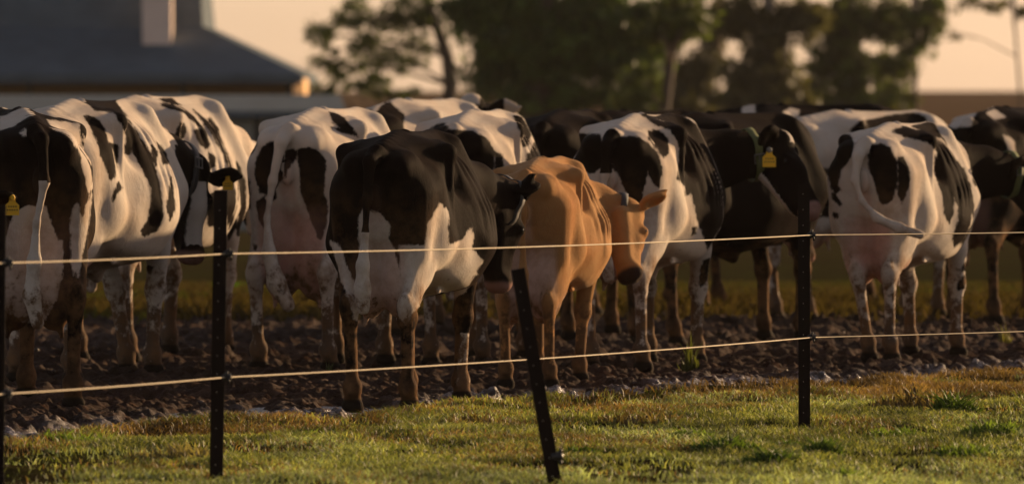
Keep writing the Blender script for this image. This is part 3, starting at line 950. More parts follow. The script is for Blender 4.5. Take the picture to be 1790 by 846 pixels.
        col = mesh_obj('collar', np.array(v), f, smat, root, True)
        if buck:
            # square ring buckle on the side of the neck that faces right
            best = max(range(K), key=lambda k: (-(r1*math.cos(-math.pi+2*math.pi*k/K)+r2*math.sin(-math.pi+2*math.pi*k/K)) @ np.array(buck)))
            a0 = -math.pi + 2*math.pi*best/K; d = r1*math.cos(a0) + r2*math.sin(a0); tg = -r1*math.sin(a0) + r2*math.cos(a0)
            c = pc + d * (rr[best] + .014); mb = MB()
            cs = [c + ax*a_ + tg*b_ for a_, b_ in ((-.030,-.026),(.030,-.026),(.030,.026),(-.030,.026),(-.030,-.026))]
            mb.tube([Vector(q_) for q_ in cs], .005, 6); mb.tube([Vector(c - tg*.026), Vector(c + tg*.026)], .004, 6)
            mb.build('buckle', M_BUCKLE, col)
    if tag_ear:
        side, a_, out_, size = tag_ear
        er, ez = sp.get('ears', (.30, 0.0))[:2]
        base0 = O + (u*.03 + l*side*.095) * S; tip = O + (u*.01 + up*ez + l*side*er) * S
        c = base0 * (1 - a_) + tip * a_
        Rm = np.array(Mi @ Vector((1, 0, 0))); Fm = np.array(Mi @ Vector((0, -1, 0))); Um = np.array([0, 0, 1.0])
        face = Fm + Rm * .25; face /= np.linalg.norm(face); rt = np.cross(Um, face) * -1; rt /= np.linalg.norm(rt)
        c = c + face * out_ - Um * (.10 if size > 1.2 else 0)
        w, hh = .030 * size, .075 * size
        prof = [(-.35*w, 0), (.35*w, 0), (.5*w, -.25*hh), (w, -.42*hh), (w, -hh), (-w, -hh), (-w, -.42*hh), (-.5*w, -.25*hh)]
        v = [c + rt*px_ + Um*pz_ + face*t_ for t_ in (0, .006) for px_, pz_ in prof]
        n = len(prof); f = [tuple(range(n))[::-1], tuple(range(n, 2*n))] + [(i, (i+1) % n, n+(i+1) % n, n+i) for i in range(n)]
        tg = mesh_obj('ear_tag', np.array(v), f, M_TAG, root, False)
        mb = MB(); mb.tube([Vector(c + face*.002 - Um*.004*0), Vector(c + face*.016)], [.014*size, .010*size], 12); mb.build('stud', M_BUCKLE if size > 1.1 else M_TAG, tg, False)
        mb = MB()
        for row, (y0, wd) in enumerate(((-.55, 1.2), (-.74, 1.5))):
            k = -wd / 2
            while k < wd / 2:
                q0 = c + face*.0075 + rt*(k*w) + Um*(y0*hh)
                mb.add([q0, q0 + rt*w*.16, q0 + rt*w*.16 + Um*hh*.09, q0 + Um*hh*.09], [(0, 1, 2, 3)]); k += .34
        mb.build('print', M_INK, tg)
    return root


# A  nearest the left edge
make_cow('black cow nearest the left edge with a pale tail over a huge grey udder', 62, 44.4, -11, 1.09, 'black',
  [T(1,[(200,195),(330,210),(345,300),(395,400),(385,330),(350,250),(400,480),(375,500),(335,320),(290,255),(215,225)]),
   T(1,[(0,185),(60,160),(110,135),(150,165),(95,190),(60,215),(0,235)]),
   T(1,[(300,600),(325,545),(345,620),(388,500),(375,620),(345,760),(310,846),(300,700)]),
   T(1,[(85,250),(105,232),(118,255),(100,262)]),
   T(1,[(60,590),(110,560),(190,560),(255,740),(262,860),(10,860),(25,700)]), T(2,[(0,-20),(262,-20),(262,100),(240,220),(190,310),(100,320),(10,260)]),
   T(2,[(310,0),(350,20),(330,130),(300,60)])],
  dict(udder=1.38, stance=1.2, belly=.95, tail=[(-.84,.02,1.34),(-.93,.0,1.30),(-.965,-.01,1.1),(-.97,.03,.9),(-.965,.04,.72),(-.95,.05,.56),(-.93,.02,.43)], hl=(.05,.03,0)),
  tail_white=.33, mudk=1.15, skink=.35)
# B  big white one with a dark band
make_cow('white cow with a long dark band down back and flank, second from the left', 80, 48.4, 15.5, 1.12, 'white',
  [T(1,[(355,178),(400,182),(440,225),(458,290),(495,300),(497,345),(485,430),(470,450),(455,410),(430,350),(415,290),(385,225)]),
   T(1,[(365,110),(430,92),(480,105),(530,175),(570,230),(600,280),(640,340),(660,420),(685,520),(688,600),(665,660),(610,685),(595,660),(625,620),(640,540),(640,480),(600,400),(560,320),(520,220),(480,160),(400,150)]),
   T(1,[(535,262),(560,310),(545,345),(527,335)]), T(1,[(500,455),(515,480),(490,510),(475,538),(480,500)]),
   T(1,[(640,300),(665,330),(660,390),(645,350)]), T(1,[(665,290),(700,330),(712,375),(690,380)]),
   T(1,[(722,430),(740,560),(720,620),(703,560),(715,500)]), T(2,[(610,85),(650,85),(630,120)])],
  dict(wide=1.05, belly=1.06, fl=(.0,-.13,0), fr=(-.05,0,0), udder=1.0), headpx=(((334,297),50.5),((342,458),50.35),(.55,-.8,.15)), headdark=3,
  collar=(.55, M_STRAP, (-.2,.9,0)), tag_ear=(-1,.6,.03,.9), seed=3)
# E  behind B
make_cow('white cow with thin dark spine streaks, half hidden behind the banded white cow', 185, 52.2, 20, 1.135, 'white',
  [T(1,[(765,205),(785,225),(780,260),(735,300),(730,285),(745,240)]),
   T(1,[(660,108),(720,100),(760,130),(820,180),(870,240),(885,300),(870,320),(830,270),(820,240),(850,230),(780,165),(690,135)]),
   T(1,[(815,150),(870,190),(920,240),(960,330),(985,420),(970,400),(930,310),(890,240)]),
   T(1,[(880,330),(910,350),(910,390),(885,400)]), T(1,[(885,180),(925,235),(915,245),(880,200)]),
   T(1,[(875,560),(890,510),(960,480),(985,400),(1000,560),(1000,640),(965,700),(960,600),(915,640),(880,640)]),
   T(1,[(1000,370),(1035,450),(1040,700),(1000,680),(1010,560)])],
  dict(belly=1.0, fl=(0,.05,0)), seed=5)
# D  pink udder
make_cow('white cow with black thigh patches, big pink udder and tail hanging to the hocks', 516, 50.4, 14, 1.085, 'white',
  [T(3,[(150,300),(185,285),(225,305),(232,380),(225,440),(195,490),(205,520),(180,535),(150,500),(130,500),(110,420),(115,360)]),
   T(3,[(115,540),(150,520),(170,560),(155,600),(172,660),(160,672),(130,620)]), T(3,[(88,290),(100,270),(115,300),(100,335),(88,340)]),
   T(3,[(60,400),(88,460),(90,570),(78,570),(60,500)]), T(3,[(238,330),(275,310),(290,330),(280,360),(250,400),(238,440)]),
   T(3,[(290,320),(340,310),(385,330),(410,365),(400,500),(420,560),(410,640),(390,700),(375,690),(350,620),(330,560),(305,500),(300,400)]),
   T(3,[(425,158),(460,160),(500,200),(545,262),(500,250),(440,200)]), T(3,[(430,222),(500,240),(500,250),(440,232)]),
   T(3,[(105,715),(120,725),(115,745),(107,740)])],
  dict(udder=1.34, stance=1.35, wide=1.04, bony=1.2, switch=.03, tail=[(-.84,0,1.33),(-.93,.02,1.26),(-.955,.06,1.05),(-.96,.09,.85),(-.96,.08,.66),(-.95,.04,.50),(-.93,-.02,.38)]),
  tail_white=.0, seed=8)
# P  behind D and C
make_cow('white topped dark rumped cow showing above the pink uddered cow and the big black cow', 650, 57.5, 22, 1.12, 'white',
  [T(3,[(440,140),(470,130),(500,150),(600,150),(640,215),(640,300),(540,300),(510,240)]), T(3,[(510,105),(550,110),(555,135),(515,135)]),
   T(3,[(600,300),(610,180),(670,105),(700,140),(740,170),(735,235),(690,300)])], dict(bony=1.2), seed=2, h=.015)
# Q  behind C
make_cow('white cow with black rump just behind the big black cow, its back and hip showing', 800, 51.2, 10, 1.075, 'white',
  [T(5,[(-60,235),(60,240),(120,270),(155,330),(150,400),(100,430),(0,400),(-100,300)]), T(5,[(160,330),(190,340),(190,400),(160,400)]),
   T(5,[(235,175),(270,180),(310,240),(300,300),(275,310),(265,240)]), T(3,[(840,245),(860,225),(905,205),(925,220),(915,250),(900,270)]),
   T(5,[(295,340),(310,330),(330,270),(380,360),(330,385),(295,385)])], dict(wide=1.05), seed=4, h=.015)
# C  big black cow in front
make_cow('big black cow in the middle front with white lower tail and white flank patches', 667, 44.2, 11, 1.01, 'black',
  [T(3,[(550,600),(575,570),(640,590),(680,640),(672,690),(700,750),(720,846),(700,1100),(570,1100),(555,846)]),
   T(3,[(842,640),(895,545),(925,580),(925,720),(895,846),(730,846),(745,790),(800,770),(830,740)]),
   T(3,[(925,725),(990,700),(1025,650),(1035,690),(1010,770),(1040,800),(1050,846),(895,846)]),
   T(4,[(430,-20),(470,0),(500,100),(540,170),(560,120),(600,180),(590,300),(560,320),(530,310),(520,250),(480,150)]),
   T(4,[(720,0),(900,0),(1010,0),(1045,30),(1070,60),(1000,190),(940,230),(850,240),(800,260),(770,290),(750,330),(720,300),(700,200),(730,120)]),
   T(4,[(985,370),(1065,370),(1060,700),(960,700),(975,450)]), T(4,[(800,260),(880,260),(930,420),(930,700),(830,700),(850,450)])],
  dict(udder=1.05, belly=1.06, wide=1.08, bony=1.1, rib=.9, ears=(.17,.0,.15), tail=[(-.84,0,1.34),(-.94,.015,1.29),(-.975,.02,1.1),(-.975,.03,.93),(-.965,.045,.76),(-.95,.05,.64),(-.93,.05,.54)]),
  tail_white=.42, skink=.5, headpx=(((884,345),46.3),((880,512),46.3),(.6,.75,.2)), headdark=1, collar=(.8, M_STRAP, None), tag_ear=(-1,.45,.035,.9), seed=1)
# J  jersey
make_cow('tan brown cow without patches in the middle, the smallest one, head hanging to the right', 924, 47.7, 9, .895, 'plain', None,
  dict(udder=1.3, belly=1.04, bony=1.5, rib=2.3, fold=.45, ears=(.25,.03,.06), fr=(-.16,0,0), fl=(-.05,0,0), stance=.95), mat=M_JER,
  headpx=(((1096,372),49.1),((1112,498),48.8),(.45,.85,.15)), collar=(.8, M_STRAP, (-.3,.8,0)))
# F
make_cow('white cow with black shoulders, its black head in profile with collar and yellow tag', 1080, 50.5, 14, 1.06, 'white',
  [T(5,[(510,250),(600,255),(610,300),(690,265),(760,265),(800,290),(850,340),(862,400),(850,480),(820,450),(805,405),(780,500),(785,560),(765,572),(730,530),(700,470),(680,420),(650,395),(600,400),(560,420),(490,380),(475,310)]),
   T(5,[(808,240),(850,238),(888,275),(890,330),(872,355),(840,310),(808,275)]),
   T(5,[(780,170),(870,158),(960,180),(1030,230),(1120,300),(1130,640),(1060,680),(1020,640),(1010,590),(985,500),(965,515),(960,450),(940,380),(935,290),(900,235),(830,210)]),
   T(7,[(0,190),(60,220),(130,300),(170,560),(150,640),(90,740),(60,640),(70,560),(20,500),(-40,440)]),
   [(1236,200),(1330,200),(1330,420),(1258,420),(1262,330)],
   T(5,[(990,650),(1010,645),(1005,670),(990,680)]), T(6,[(1040,60),(1075,50),(1060,140),(1030,170),(1020,130)])],
  dict(udder=1.0, wide=1.05, rib=1.6, bony=1.2, ears=(.19,.03,.03), tail=[(-.84,0,1.33),(-.93,.01,1.27),(-.95,.02,1.12),(-.95,.03,.97),(-.95,.03,.80),(-.94,.02,.66),(-.93,.0,.54)]),
  tail_white=.30, headpx=(((1354,258),52.3),((1434,370),52.0),(.80,-.12,.60)), headdark=2, neckx=.72, collar=(.5, M_STRAPG, (-.2,.9,0)), tag_ear=(1,1.0,.05,1.3), seed=6)
# K
make_cow('large all black cow standing behind the black headed white cow, nearly side on', 1150, 55.8, 36, 1.06, 'black', None,
  dict(bony=.9, rib=.4, belly=1.05, head=((1.25,.25,.95),(.4,.2,-.9),(.9,.1,.3))), seed=9, rear_noise=.4, h=.015)
# G
make_cow('white cow at the right with two black rump patches, swishing its tail to the right', 1522, 52.2, 18, 1.02, 'white',
  [T(7,[(600,300),(650,255),(690,255),(705,290),(700,340),(650,410),(640,470),(650,490),(625,510),(600,430),(560,400),(575,340)]),
   T(7,[(615,500),(630,505),(655,550),(645,555),(620,525)]),
   T(7,[(765,300),(820,295),(860,310),(890,370),(890,450),(870,530),(830,552),(815,530),(790,440),(770,400)]),
   T(7,[(895,355),(915,350),(940,400),(940,470),(910,545),(895,510)]),
   T(7,[(870,240),(940,215),(1030,190),(1075,255),(1120,340),(1170,400),(1200,470),(1212,560),(1190,660),(1170,700),(1130,730),(1125,690),(1150,620),(1150,560),(1130,520),(1125,590),(1110,630),(1090,590),(1080,500),(1050,420),(1050,370),(1060,330),(1030,290),(1000,280),(930,265)]),
   T(7,[(1270,560),(1265,640),(1230,740),(1180,830),(1160,830),(1210,740),(1205,650),(1240,580)]),
   T(8,[(965,130),(990,105),(990,150),(965,155)]), T(7,[(1212,400),(1225,410),(1222,470),(1212,450)]), T(7,[(620,585),(640,590),(638,610),(622,605)])],
  dict(udder=1.1, wide=1.03, bony=1.3, rib=1.2, hl=(.06,-.13,0), hr=(.02,.02,0), fl=(.05,0,0), fr=(.0,-.03,0), switch=.012,
       tail=[(-.84,0,1.33),(-.93,.02,1.25),(-.96,.03,1.10),(-.98,-.02,.98),(-1.0,-.12,.88),(-.98,-.25,.82),(-.94,-.37,.78)]),
  tail_white=.0, headpx=(((1795,300),54.0),((1868,410),53.8),(.8,-.2,.5)), headdark=1, neckx=.80, collar=(.6, M_STRAPG, (-.2,.9,0)), seed=7)
# L, M, N, R, S, T: the back row
make_cow('black cow with white rump patch behind the neck of the rightmost white cow', 1705, 61.0, 24, 1.08, 'black',
  [T(7,[(1080,210),(1110,165),(1220,165),(1200,215),(1130,225)]), T(7,[(1340,255),(1380,280),(1392,350),(1360,400),(1365,320)]), T(7,[(1270,165),(1300,150),(1345,180),(1300,188)])],
  dict(wide=1.05), seed=12, h=.016)
make_cow('nearly white cow whose pale back shows right of the large all black cow', 1390, 61.5, 42, 1.06, 'white',
  [T(7,[(690,240),(730,200),(800,190),(850,175),(960,165),(1010,180),(1010,260),(860,300),(760,300)]), T(7,[(560,400),(640,400),(640,600),(560,600)])],
  dict(head=((1.25,.1,.95),(.5,0,-.85),(.85,0,.5))), seed=14, h=.016)
make_cow('black backed cow with a white spine spot, farthest behind the large all black cow', 1245, 66.0, 62, 1.09, 'black',
  [T(7,[(235,150),(255,120),(285,125),(292,180),(240,180)]), T(7,[(410,160),(440,145),(475,155),(470,180),(410,180)])], dict(rib=.3), seed=15, h=.016)
make_cow('dark brown backed cow in the back row above the tan cow', 955, 57.0, 12, 1.07, 'black', None,
  dict(), seed=16, rear_noise=.3, h=.016)
make_cow('far cow facing the camera, only its pale forehead and ears above the backs', 830, 65.5, 178, 1.10, 'white',
  [[(780,170),(800,168),(800,215),(780,215)], [(840,168),(880,168),(880,230),(835,230)], [(800,184),(850,184),(850,205),(800,205)]],
  dict(hs=1.0, ears=(.31,.03)), headpx=(((824,190),61.5),((822,276),61.2),(0,-.8,.5)), seed=17, h=.016)
make_cow('dark cow of which a sliver shows just left of the black shouldered white cow', 1010, 63.5, 35, 1.06, 'black', None,
  dict(), seed=18, rear_noise=.3, h=.016)
# Z  beyond the left edge, head reaches in
make_cow('dark eared cow reaching in from the left edge with a yellow tag', -300, 41.0, 6, 1.08, 'black', None,
  dict(), headpx=(((-50,338),43.2),((-46,470),43.1),(.4,-.9,.2)), headdark=1, tag_ear=(-1,.85,.03,1.1), seed=20, rear_noise=.2, h=.016)

# ------------------------------------------------------------------ house, shed
HD = 170.0
def hx(px, d=HD): return W(px, 400, d).x
def hz(py, d=HD): return W(895, py, d).z
M_ROOF = plain('slate_roof', (.085, .105, .125), .8, 0, .45, 1.4, 0, .05)
M_WALLB = plain('brown_wall', (.36, .26, .18), .85, 0, .2, 1.5)
M_PALE = plain('pale_sheet', (.30, .29, .27), .7, 0, .15, 2)
M_CHIM = plain('chimney_render', (.66, .52, .45), .9, 0, .15, 2)
M_DARK = plain('dark_timber', (.035, .028, .022), .8, 0, .3, 3)  # one even dark brown timber colour
M_GLASS = plain('window_glass', (.03, .035, .04), .15, 0, .1)
M_LIT = plain('sunlit_orange_board', (.75, .42, .16), .7, 0, .1)  # orange of the sunlight put into the board colour
def house():
    x0, x1 = hx(-420), hx(352); xe = hx(533)
    ze, zk, zt = hz(131), hz(46), hz(-190)
    gz = -.80
    root = empty('house', ((x0 + x1) / 2, HD, gz))
    tag(root, 'farmhouse with a steep dark slate roof, tall pale chimney and broad eaves at the left', 'house')
    L = root.location
    def rel(p): return (p[0] - L.x, p[1] - L.y, p[2] - L.z)
    xw = hx(515); b = MB(); b.box(rel((hx(-600), HD, gz)), rel((xw, HD + 9, ze))); w = b.build('wall', M_WALLB, root)
    # roof: low pitched skirt, then a steep upper roof
    a = 2.2
    sk0 = [(hx(-700), HD - a, ze), (xe, HD - a, ze), (xe, HD + 9 + a, ze), (hx(-700), HD + 9 + a, ze)]
    sk1 = [(hx(-420), HD + .9, zk), (x1, HD + .9, zk), (x1, HD + 8, zk), (hx(-420), HD + 8, zk)]
    tp = [(hx(-400), HD + 2.6, zt), (x1 - .22, HD + 2.6, zt), (x1 - .22, HD + 6.5, zt), (hx(-400), HD + 6.5, zt)]
    b = MB(); v = [rel(p) for p in sk0 + sk1 + tp]; dn = [(p[0], p[1], p[2] - .16) for p in v[:4]]
    f = []
    for k in range(4):
        n = (k + 1) % 4
        f += [(k, n, n + 4, k + 4), (k + 4, n + 4, n + 8, k + 8), (k + 12, n + 12, n, k)]
    f += [(8, 9, 10, 11), (12, 15, 14, 13)]
    b.add(v + dn, f); rf = b.build('roof', M_ROOF, root)
    b = MB()
    for k in range(60):
        xx = hx(-690) + k * (xe - hx(-690)) / 60
        b.box(rel((xx, HD - a - .01, ze - .05)), rel((xx + .03, HD - a + .01, ze)))
    b = MB(); cx0, cx1 = hx(250), hx(301)
    b.box(rel((cx0, HD - .3, hz(112))), rel((cx1, HD + .5, hz(-330)))); b.box(rel((cx0 - .07, HD - .37, hz(-330))), rel((cx1 + .07, HD + .57, hz(-350))))
    b.build('chimney', M_CHIM, rf)
    b = MB(); b.box(rel((hx(-700), HD - a + .02, ze - .21)), rel((xe - .1, HD - a + .12, ze - .162))); b.build('fascia', M_DARK, root)
    for px in (-200, 55, 320, 506):
        b = MB(); b.box(rel((hx(px), HD - a + .15, gz)), rel((hx(px) + .12, HD - a + .27, ze - .165))); b.build('verandah_post', M_DARK, root)
    for px in (-260, -60, 130, 400):
        b = MB(); b.box(rel((hx(px), HD - .04, gz + .9)), rel((hx(px + 70), HD - .002, ze - .5))); wn_ = b.build('window', M_GLASS, root)
    # end bay added so its side catches sun; warm sunlight also in its colour
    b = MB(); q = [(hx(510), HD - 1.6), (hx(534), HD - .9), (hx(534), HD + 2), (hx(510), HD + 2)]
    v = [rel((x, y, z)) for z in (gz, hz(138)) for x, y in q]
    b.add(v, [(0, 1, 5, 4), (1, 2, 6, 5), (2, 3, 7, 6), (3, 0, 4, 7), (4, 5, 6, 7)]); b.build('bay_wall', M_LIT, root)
    # shed in front
    d = 152.0; gz2 = -.8
    sx0, sx1 = hx(-300, d), hx(606, d)
    r2 = empty('shed', ((sx0 + sx1) / 2, d, gz2)); L2 = r2.location
    tag(r2, 'long low shed with a dark roof and pale sheet walls in front of the farmhouse', 'shed')
    rl = lambda p: (p[0] - L2.x, p[1] - L2.y, p[2] - L2.z)
    b = MB(); v = [(sx0, d - .4, hz(194, d)), (sx1, d - .4, hz(194, d)), (hx(585, d), d + 5, hz(166, d)), (sx0, d + 5, hz(166, d))]
    v = [rl(p) for p in v]; v += [(p[0], p[1], p[2] - .12) for p in v]
    b.add(v, [(0, 1, 2, 3), (4, 7, 6, 5), (0, 4, 5, 1), (1, 5, 6, 2), (2, 6, 7, 3), (3, 7, 4, 0)]); b.build('roof', M_ROOF, r2)
    b = MB(); b.box(rl((sx0, d, gz2)), rl((hx(566, d), d + 4.6, hz(196, d)))); w = b.build('wall', M_PALE, r2)
    k = 0
    for px in range(-280, 560, 30):
        b = MB() if k == 0 else b; k = 1
        b.box(rl((hx(px, d), d - .04, gz2)), rl((hx(px, d) + .05, d - .001, hz(199, d))))
    b.build('cover_strips', M_PALE, r2)
    for px in (372, 444, 560):
        b = MB(); b.box(rl((hx(px, d), d - .30, gz2)), rl((hx(px, d) + .12, d - .18, hz(195, d)))); b.build('post', M_DARK, r2)
house()

# ------------------------------------------------------------------ trees
M_LEAF = leaf_mat('tree_leaves', .55, .35, .3)
M_BARK = plain('bark', (.085, .060, .045), .9, 0, .4, 3, .4)
M_BARKP = plain('pale_bark', (.20, .17, .15), .9, 0, .4, 2, .4)
def tree(label, px, d, blobs, trunk, tints, seed, leaf=.20, bark=None, gz=None, thin=1.0):
    """blobs: (px, py, rx, ry, count); trunk: list of (px, py, radius m)"""
    rng = np.random.default_rng(seed)
    g = float(far_h(0, np.array([d]))[0]) if gz is None else gz
    bx = hx(px, d)
    root = empty('tree', (bx, d, g)); tag(root, label, 'tree', 'trees behind the yard')
    o = np.array([bx, d, g])
    C, R3, NN = [], [], []
    for (a, b, rx, ry, n) in blobs:
        c = np.array(W(a, b, d)); sc = d / F_PX
        n = int(n * thin); C.append(c); R3.append((rx * sc, max(rx, ry) * sc * .9, ry * sc)); NN.append(n)
    Ps, dens = [], []
    for c, r, n in zip(C, R3, NN):
        # clumps inside each blob, twigs of leaves inside each clump
        nc = max(3, n // 34)
        u = rng.normal(size=(nc, 3)); u /= np.linalg.norm(u, axis=1)[:, None]
        cc = c + u * (rng.random((nc, 1)) ** .45) * np.array(r)
        cr = (.16 + .22 * rng.random(nc)) * min(r) ** .5 * 1.1
        per = max(6, n // nc)
        for q, s_ in zip(cc, cr):
            w = rng.normal(size=(per, 3)); Ps.append(q + w * s_ * np.array([.6, .6, .42])); dens.append(np.full(per, rng.random()))
    P = np.concatenate(Ps); dn = np.concatenate(dens); n = len(P)
    k = P[:, 2] > g + .3; P, dn = P[k], dn[k]; n = len(P)
    a = rng.normal(size=(n, 3)); a[:, 2] -= .5; a /= np.linalg.norm(a, axis=1)[:, None]
    b = np.cross(a, rng.normal(size=(n, 3))); b /= np.linalg.norm(b, axis=1)[:, None]
    s1 = leaf * (.6 + .8 * rng.random((n, 1))); s2 = s1 * .36
    V = np.stack([P - a * s1 * .5, P + b * s2 * .5, P + a * s1 * .5, P - b * s2 * .5], 1).reshape(-1, 3) - o
    F = np.arange(n * 4).reshape(-1, 4)
    cr = mesh_obj('crown', V, F, M_LEAF, root, False)
    t = np.array(tints[0]) * (1 - dn[:, None]) + np.array(tints[1]) * dn[:, None]
    t = t * (.7 + .6 * rng.random((n, 1)))
    set_tint(cr, np.repeat(t, 4, 0))
    mb = MB()
    base = [Vector((bx, d, g - .1)) - Vector(o)]
    pts = base + [W(a_, b_, d) - Vector(o) for a_, b_, r_ in trunk]
    mb.tube(pts, [trunk[0][2] * 1.3] + [t_[2] for t_ in trunk], 8)
    mb.build('trunk', bark or M_BARK, root, True)
    mb = MB()
    for c, r in zip(C, R3):
        f = min(pts, key=lambda q: (q + Vector(o) - Vector(c)).length + (3 if q.z > (c - o)[2] else 0))
        e = Vector(c - o); m_ = (f + e) / 2 + Vector((rng.normal() * .1, rng.normal() * .2, .15))
        rad = max(.02, trunk[-1][2] * .5)
        mb.tube([f, m_, e], [rad, rad * .7, rad * .3], 6)
        for _ in range(5):
            u = rng.normal(size=3); u /= np.linalg.norm(u)
            mb.tube([m_ if _ % 2 else e, Vector(c - o + u * np.array(r) * .85)], [rad * .4, rad * .12], 5)
    mb.build('limbs', bark or M_BARK, root, True)
    return root
GR = ((.065, .072, .024), (.12, .14, .028)); GD = ((.055, .072, .028), (.12, .165, .035)); GB = ((.085, .070, .040), (.12, .10, .045))
def up(px, w, n, r=120):   # rest of the crown above the picture
    return [(px + a * w, -60 - 150 * k - 40 * abs(a), w * .55, r, n) for k in range(3) for a in (-.6 + .1 * k, 0.1, .6)]
tree('loose leafed tree with sky showing through its twigs, right of the farmhouse', 770, 200,
     [(560, 60, 34, 34, 420), (610, 30, 40, 30, 520), (585, 115, 44, 28, 520), (640, 85, 34, 40, 520), (690, 30, 50, 40, 760), (690, 110, 44, 36, 560), (640, 150, 60, 18, 560), (730, 80, 26, 40, 260), (575, 160, 30, 16, 240), (745, 30, 30, 30, 420), (700, 160, 50, 12, 300)] + up(680, 110, 500),
     [(788, 150, .17), (782, 100, .15), (765, 50, .13), (735, -20, .12), (700, -150, .10)], GR, 21, .17)
tree('broad dark green tree with the densest crown, in the middle', 960, 190,
     [(830, 30, 60, 55, 2600), (900, 60, 80, 80, 5200), (980, 90, 90, 80, 5600), (1040, 40, 80, 70, 4200), (1100, 110, 70, 60, 3200), (870, 130, 60, 50, 1800), (960, 180, 110, 30, 2800), (1080, 180, 70, 24, 1800), (1150, 40, 60, 40, 2200)] + up(980, 190, 1500, 140),
     [(940, 150, .35), (945, 60, .3), (960, -60, .26)], GD, 22, .26, thin=.62)
tree('bright green low hanging tree at the right side of the dense dark one', 1190, 175,
     [(1190, 30, 50, 34, 1500), (1150, 60, 40, 24, 700), (1110, 185, 50, 26, 900), (1120, 140, 36, 30, 600), (1215, 50, 26, 26, 500)] + up(1180, 70, 500),
     [(1160, 200, .12), (1170, 120, .11), (1180, 20, .10)], GR, 23, .2, thin=.7)
tree('bushy brown tree between the green trees and the gum trees', 1180, 230,
     [(1150, 110, 50, 50, 1100), (1170, 170, 60, 30, 1400), (1225, 120, 40, 26, 600), (1180, 185, 90, 16, 1400), (1215, 160, 40, 36, 700), (1240, 60, 30, 60, 700), (1130, 170, 40, 30, 800)] + up(1200, 60, 300),
     [(1255, 190, .14), (1258, 100, .13), (1255, -60, .12)], GB, 24, .25, thin=1.15)
tree('tall gum tree with a straight pale trunk, middle of the row of gum trees', 1347, 215,
     [(1290, 30, 50, 40, 1300), (1345, 70, 50, 44, 1300), (1310, 130, 46, 34, 700), (1400, 30, 50, 40, 1300), (1370, 160, 60, 26, 1000), (1345, 130, 60, 30, 900), (1340, 185, 90, 16, 1500), (1290, 180, 60, 20, 900)] + up(1340, 90, 400),
     [(1346, 200, .17), (1345, 120, .16), (1343, 30, .15), (1342, -160, .13)], GB, 25, .25, M_BARKP, thin=1.15)
tree('gum tree with a dark trunk and ragged crown, right part of the gum row', 1475, 225,
     [(1460, 60, 50, 50, 1500), (1500, 30, 50, 40, 1400), (1440, 130, 36, 50, 700), (1500, 150, 46, 36, 1000), (1470, 110, 60, 26, 900), (1500, 185, 90, 16, 1500), (1560, 40, 44, 44, 1200), (1550, 130, 30, 40, 500), (1520, 185, 70, 16, 1000), (1420, 185, 60, 18, 900)] + up(1500, 110, 400),
     [(1470, 190, .17), (1465, 110, .16), (1475, 30, .14), (1480, -160, .12)], (GB[0], GR[1]), 26, .25, thin=1.15)
tree('slim dark gum tree at the right end of the row beside open sky', 1600, 210,
     [(1610, 30, 36, 40, 1200), (1590, 90, 28, 40, 700), (1560, 170, 44, 24, 700), (1565, 130, 34, 30, 500), (1625, 70, 20, 26, 240), (1640, 20, 20, 30, 300)] + up(1610, 60, 300),
     [(1601, 190, .055), (1600, 100, .05), (1598, 20, .05), (1597, -160, .05)], (GB[0], GR[1]), 27, .22, thin=.7)
tree('thin hanging branches of a tree at the top right corner', 1775, 200,
     [(1700, 8, 20, 18, 120), (1740, 12, 26, 16, 160), (1780, 22, 20, 22, 130), (1665, 60, 14, 12, 26)] + up(1750, 80, 300),
     [(1785, 190, .035), (1778, 100, .03), (1772, 20, .03), (1765, -160, .03)], GB, 28, .18)

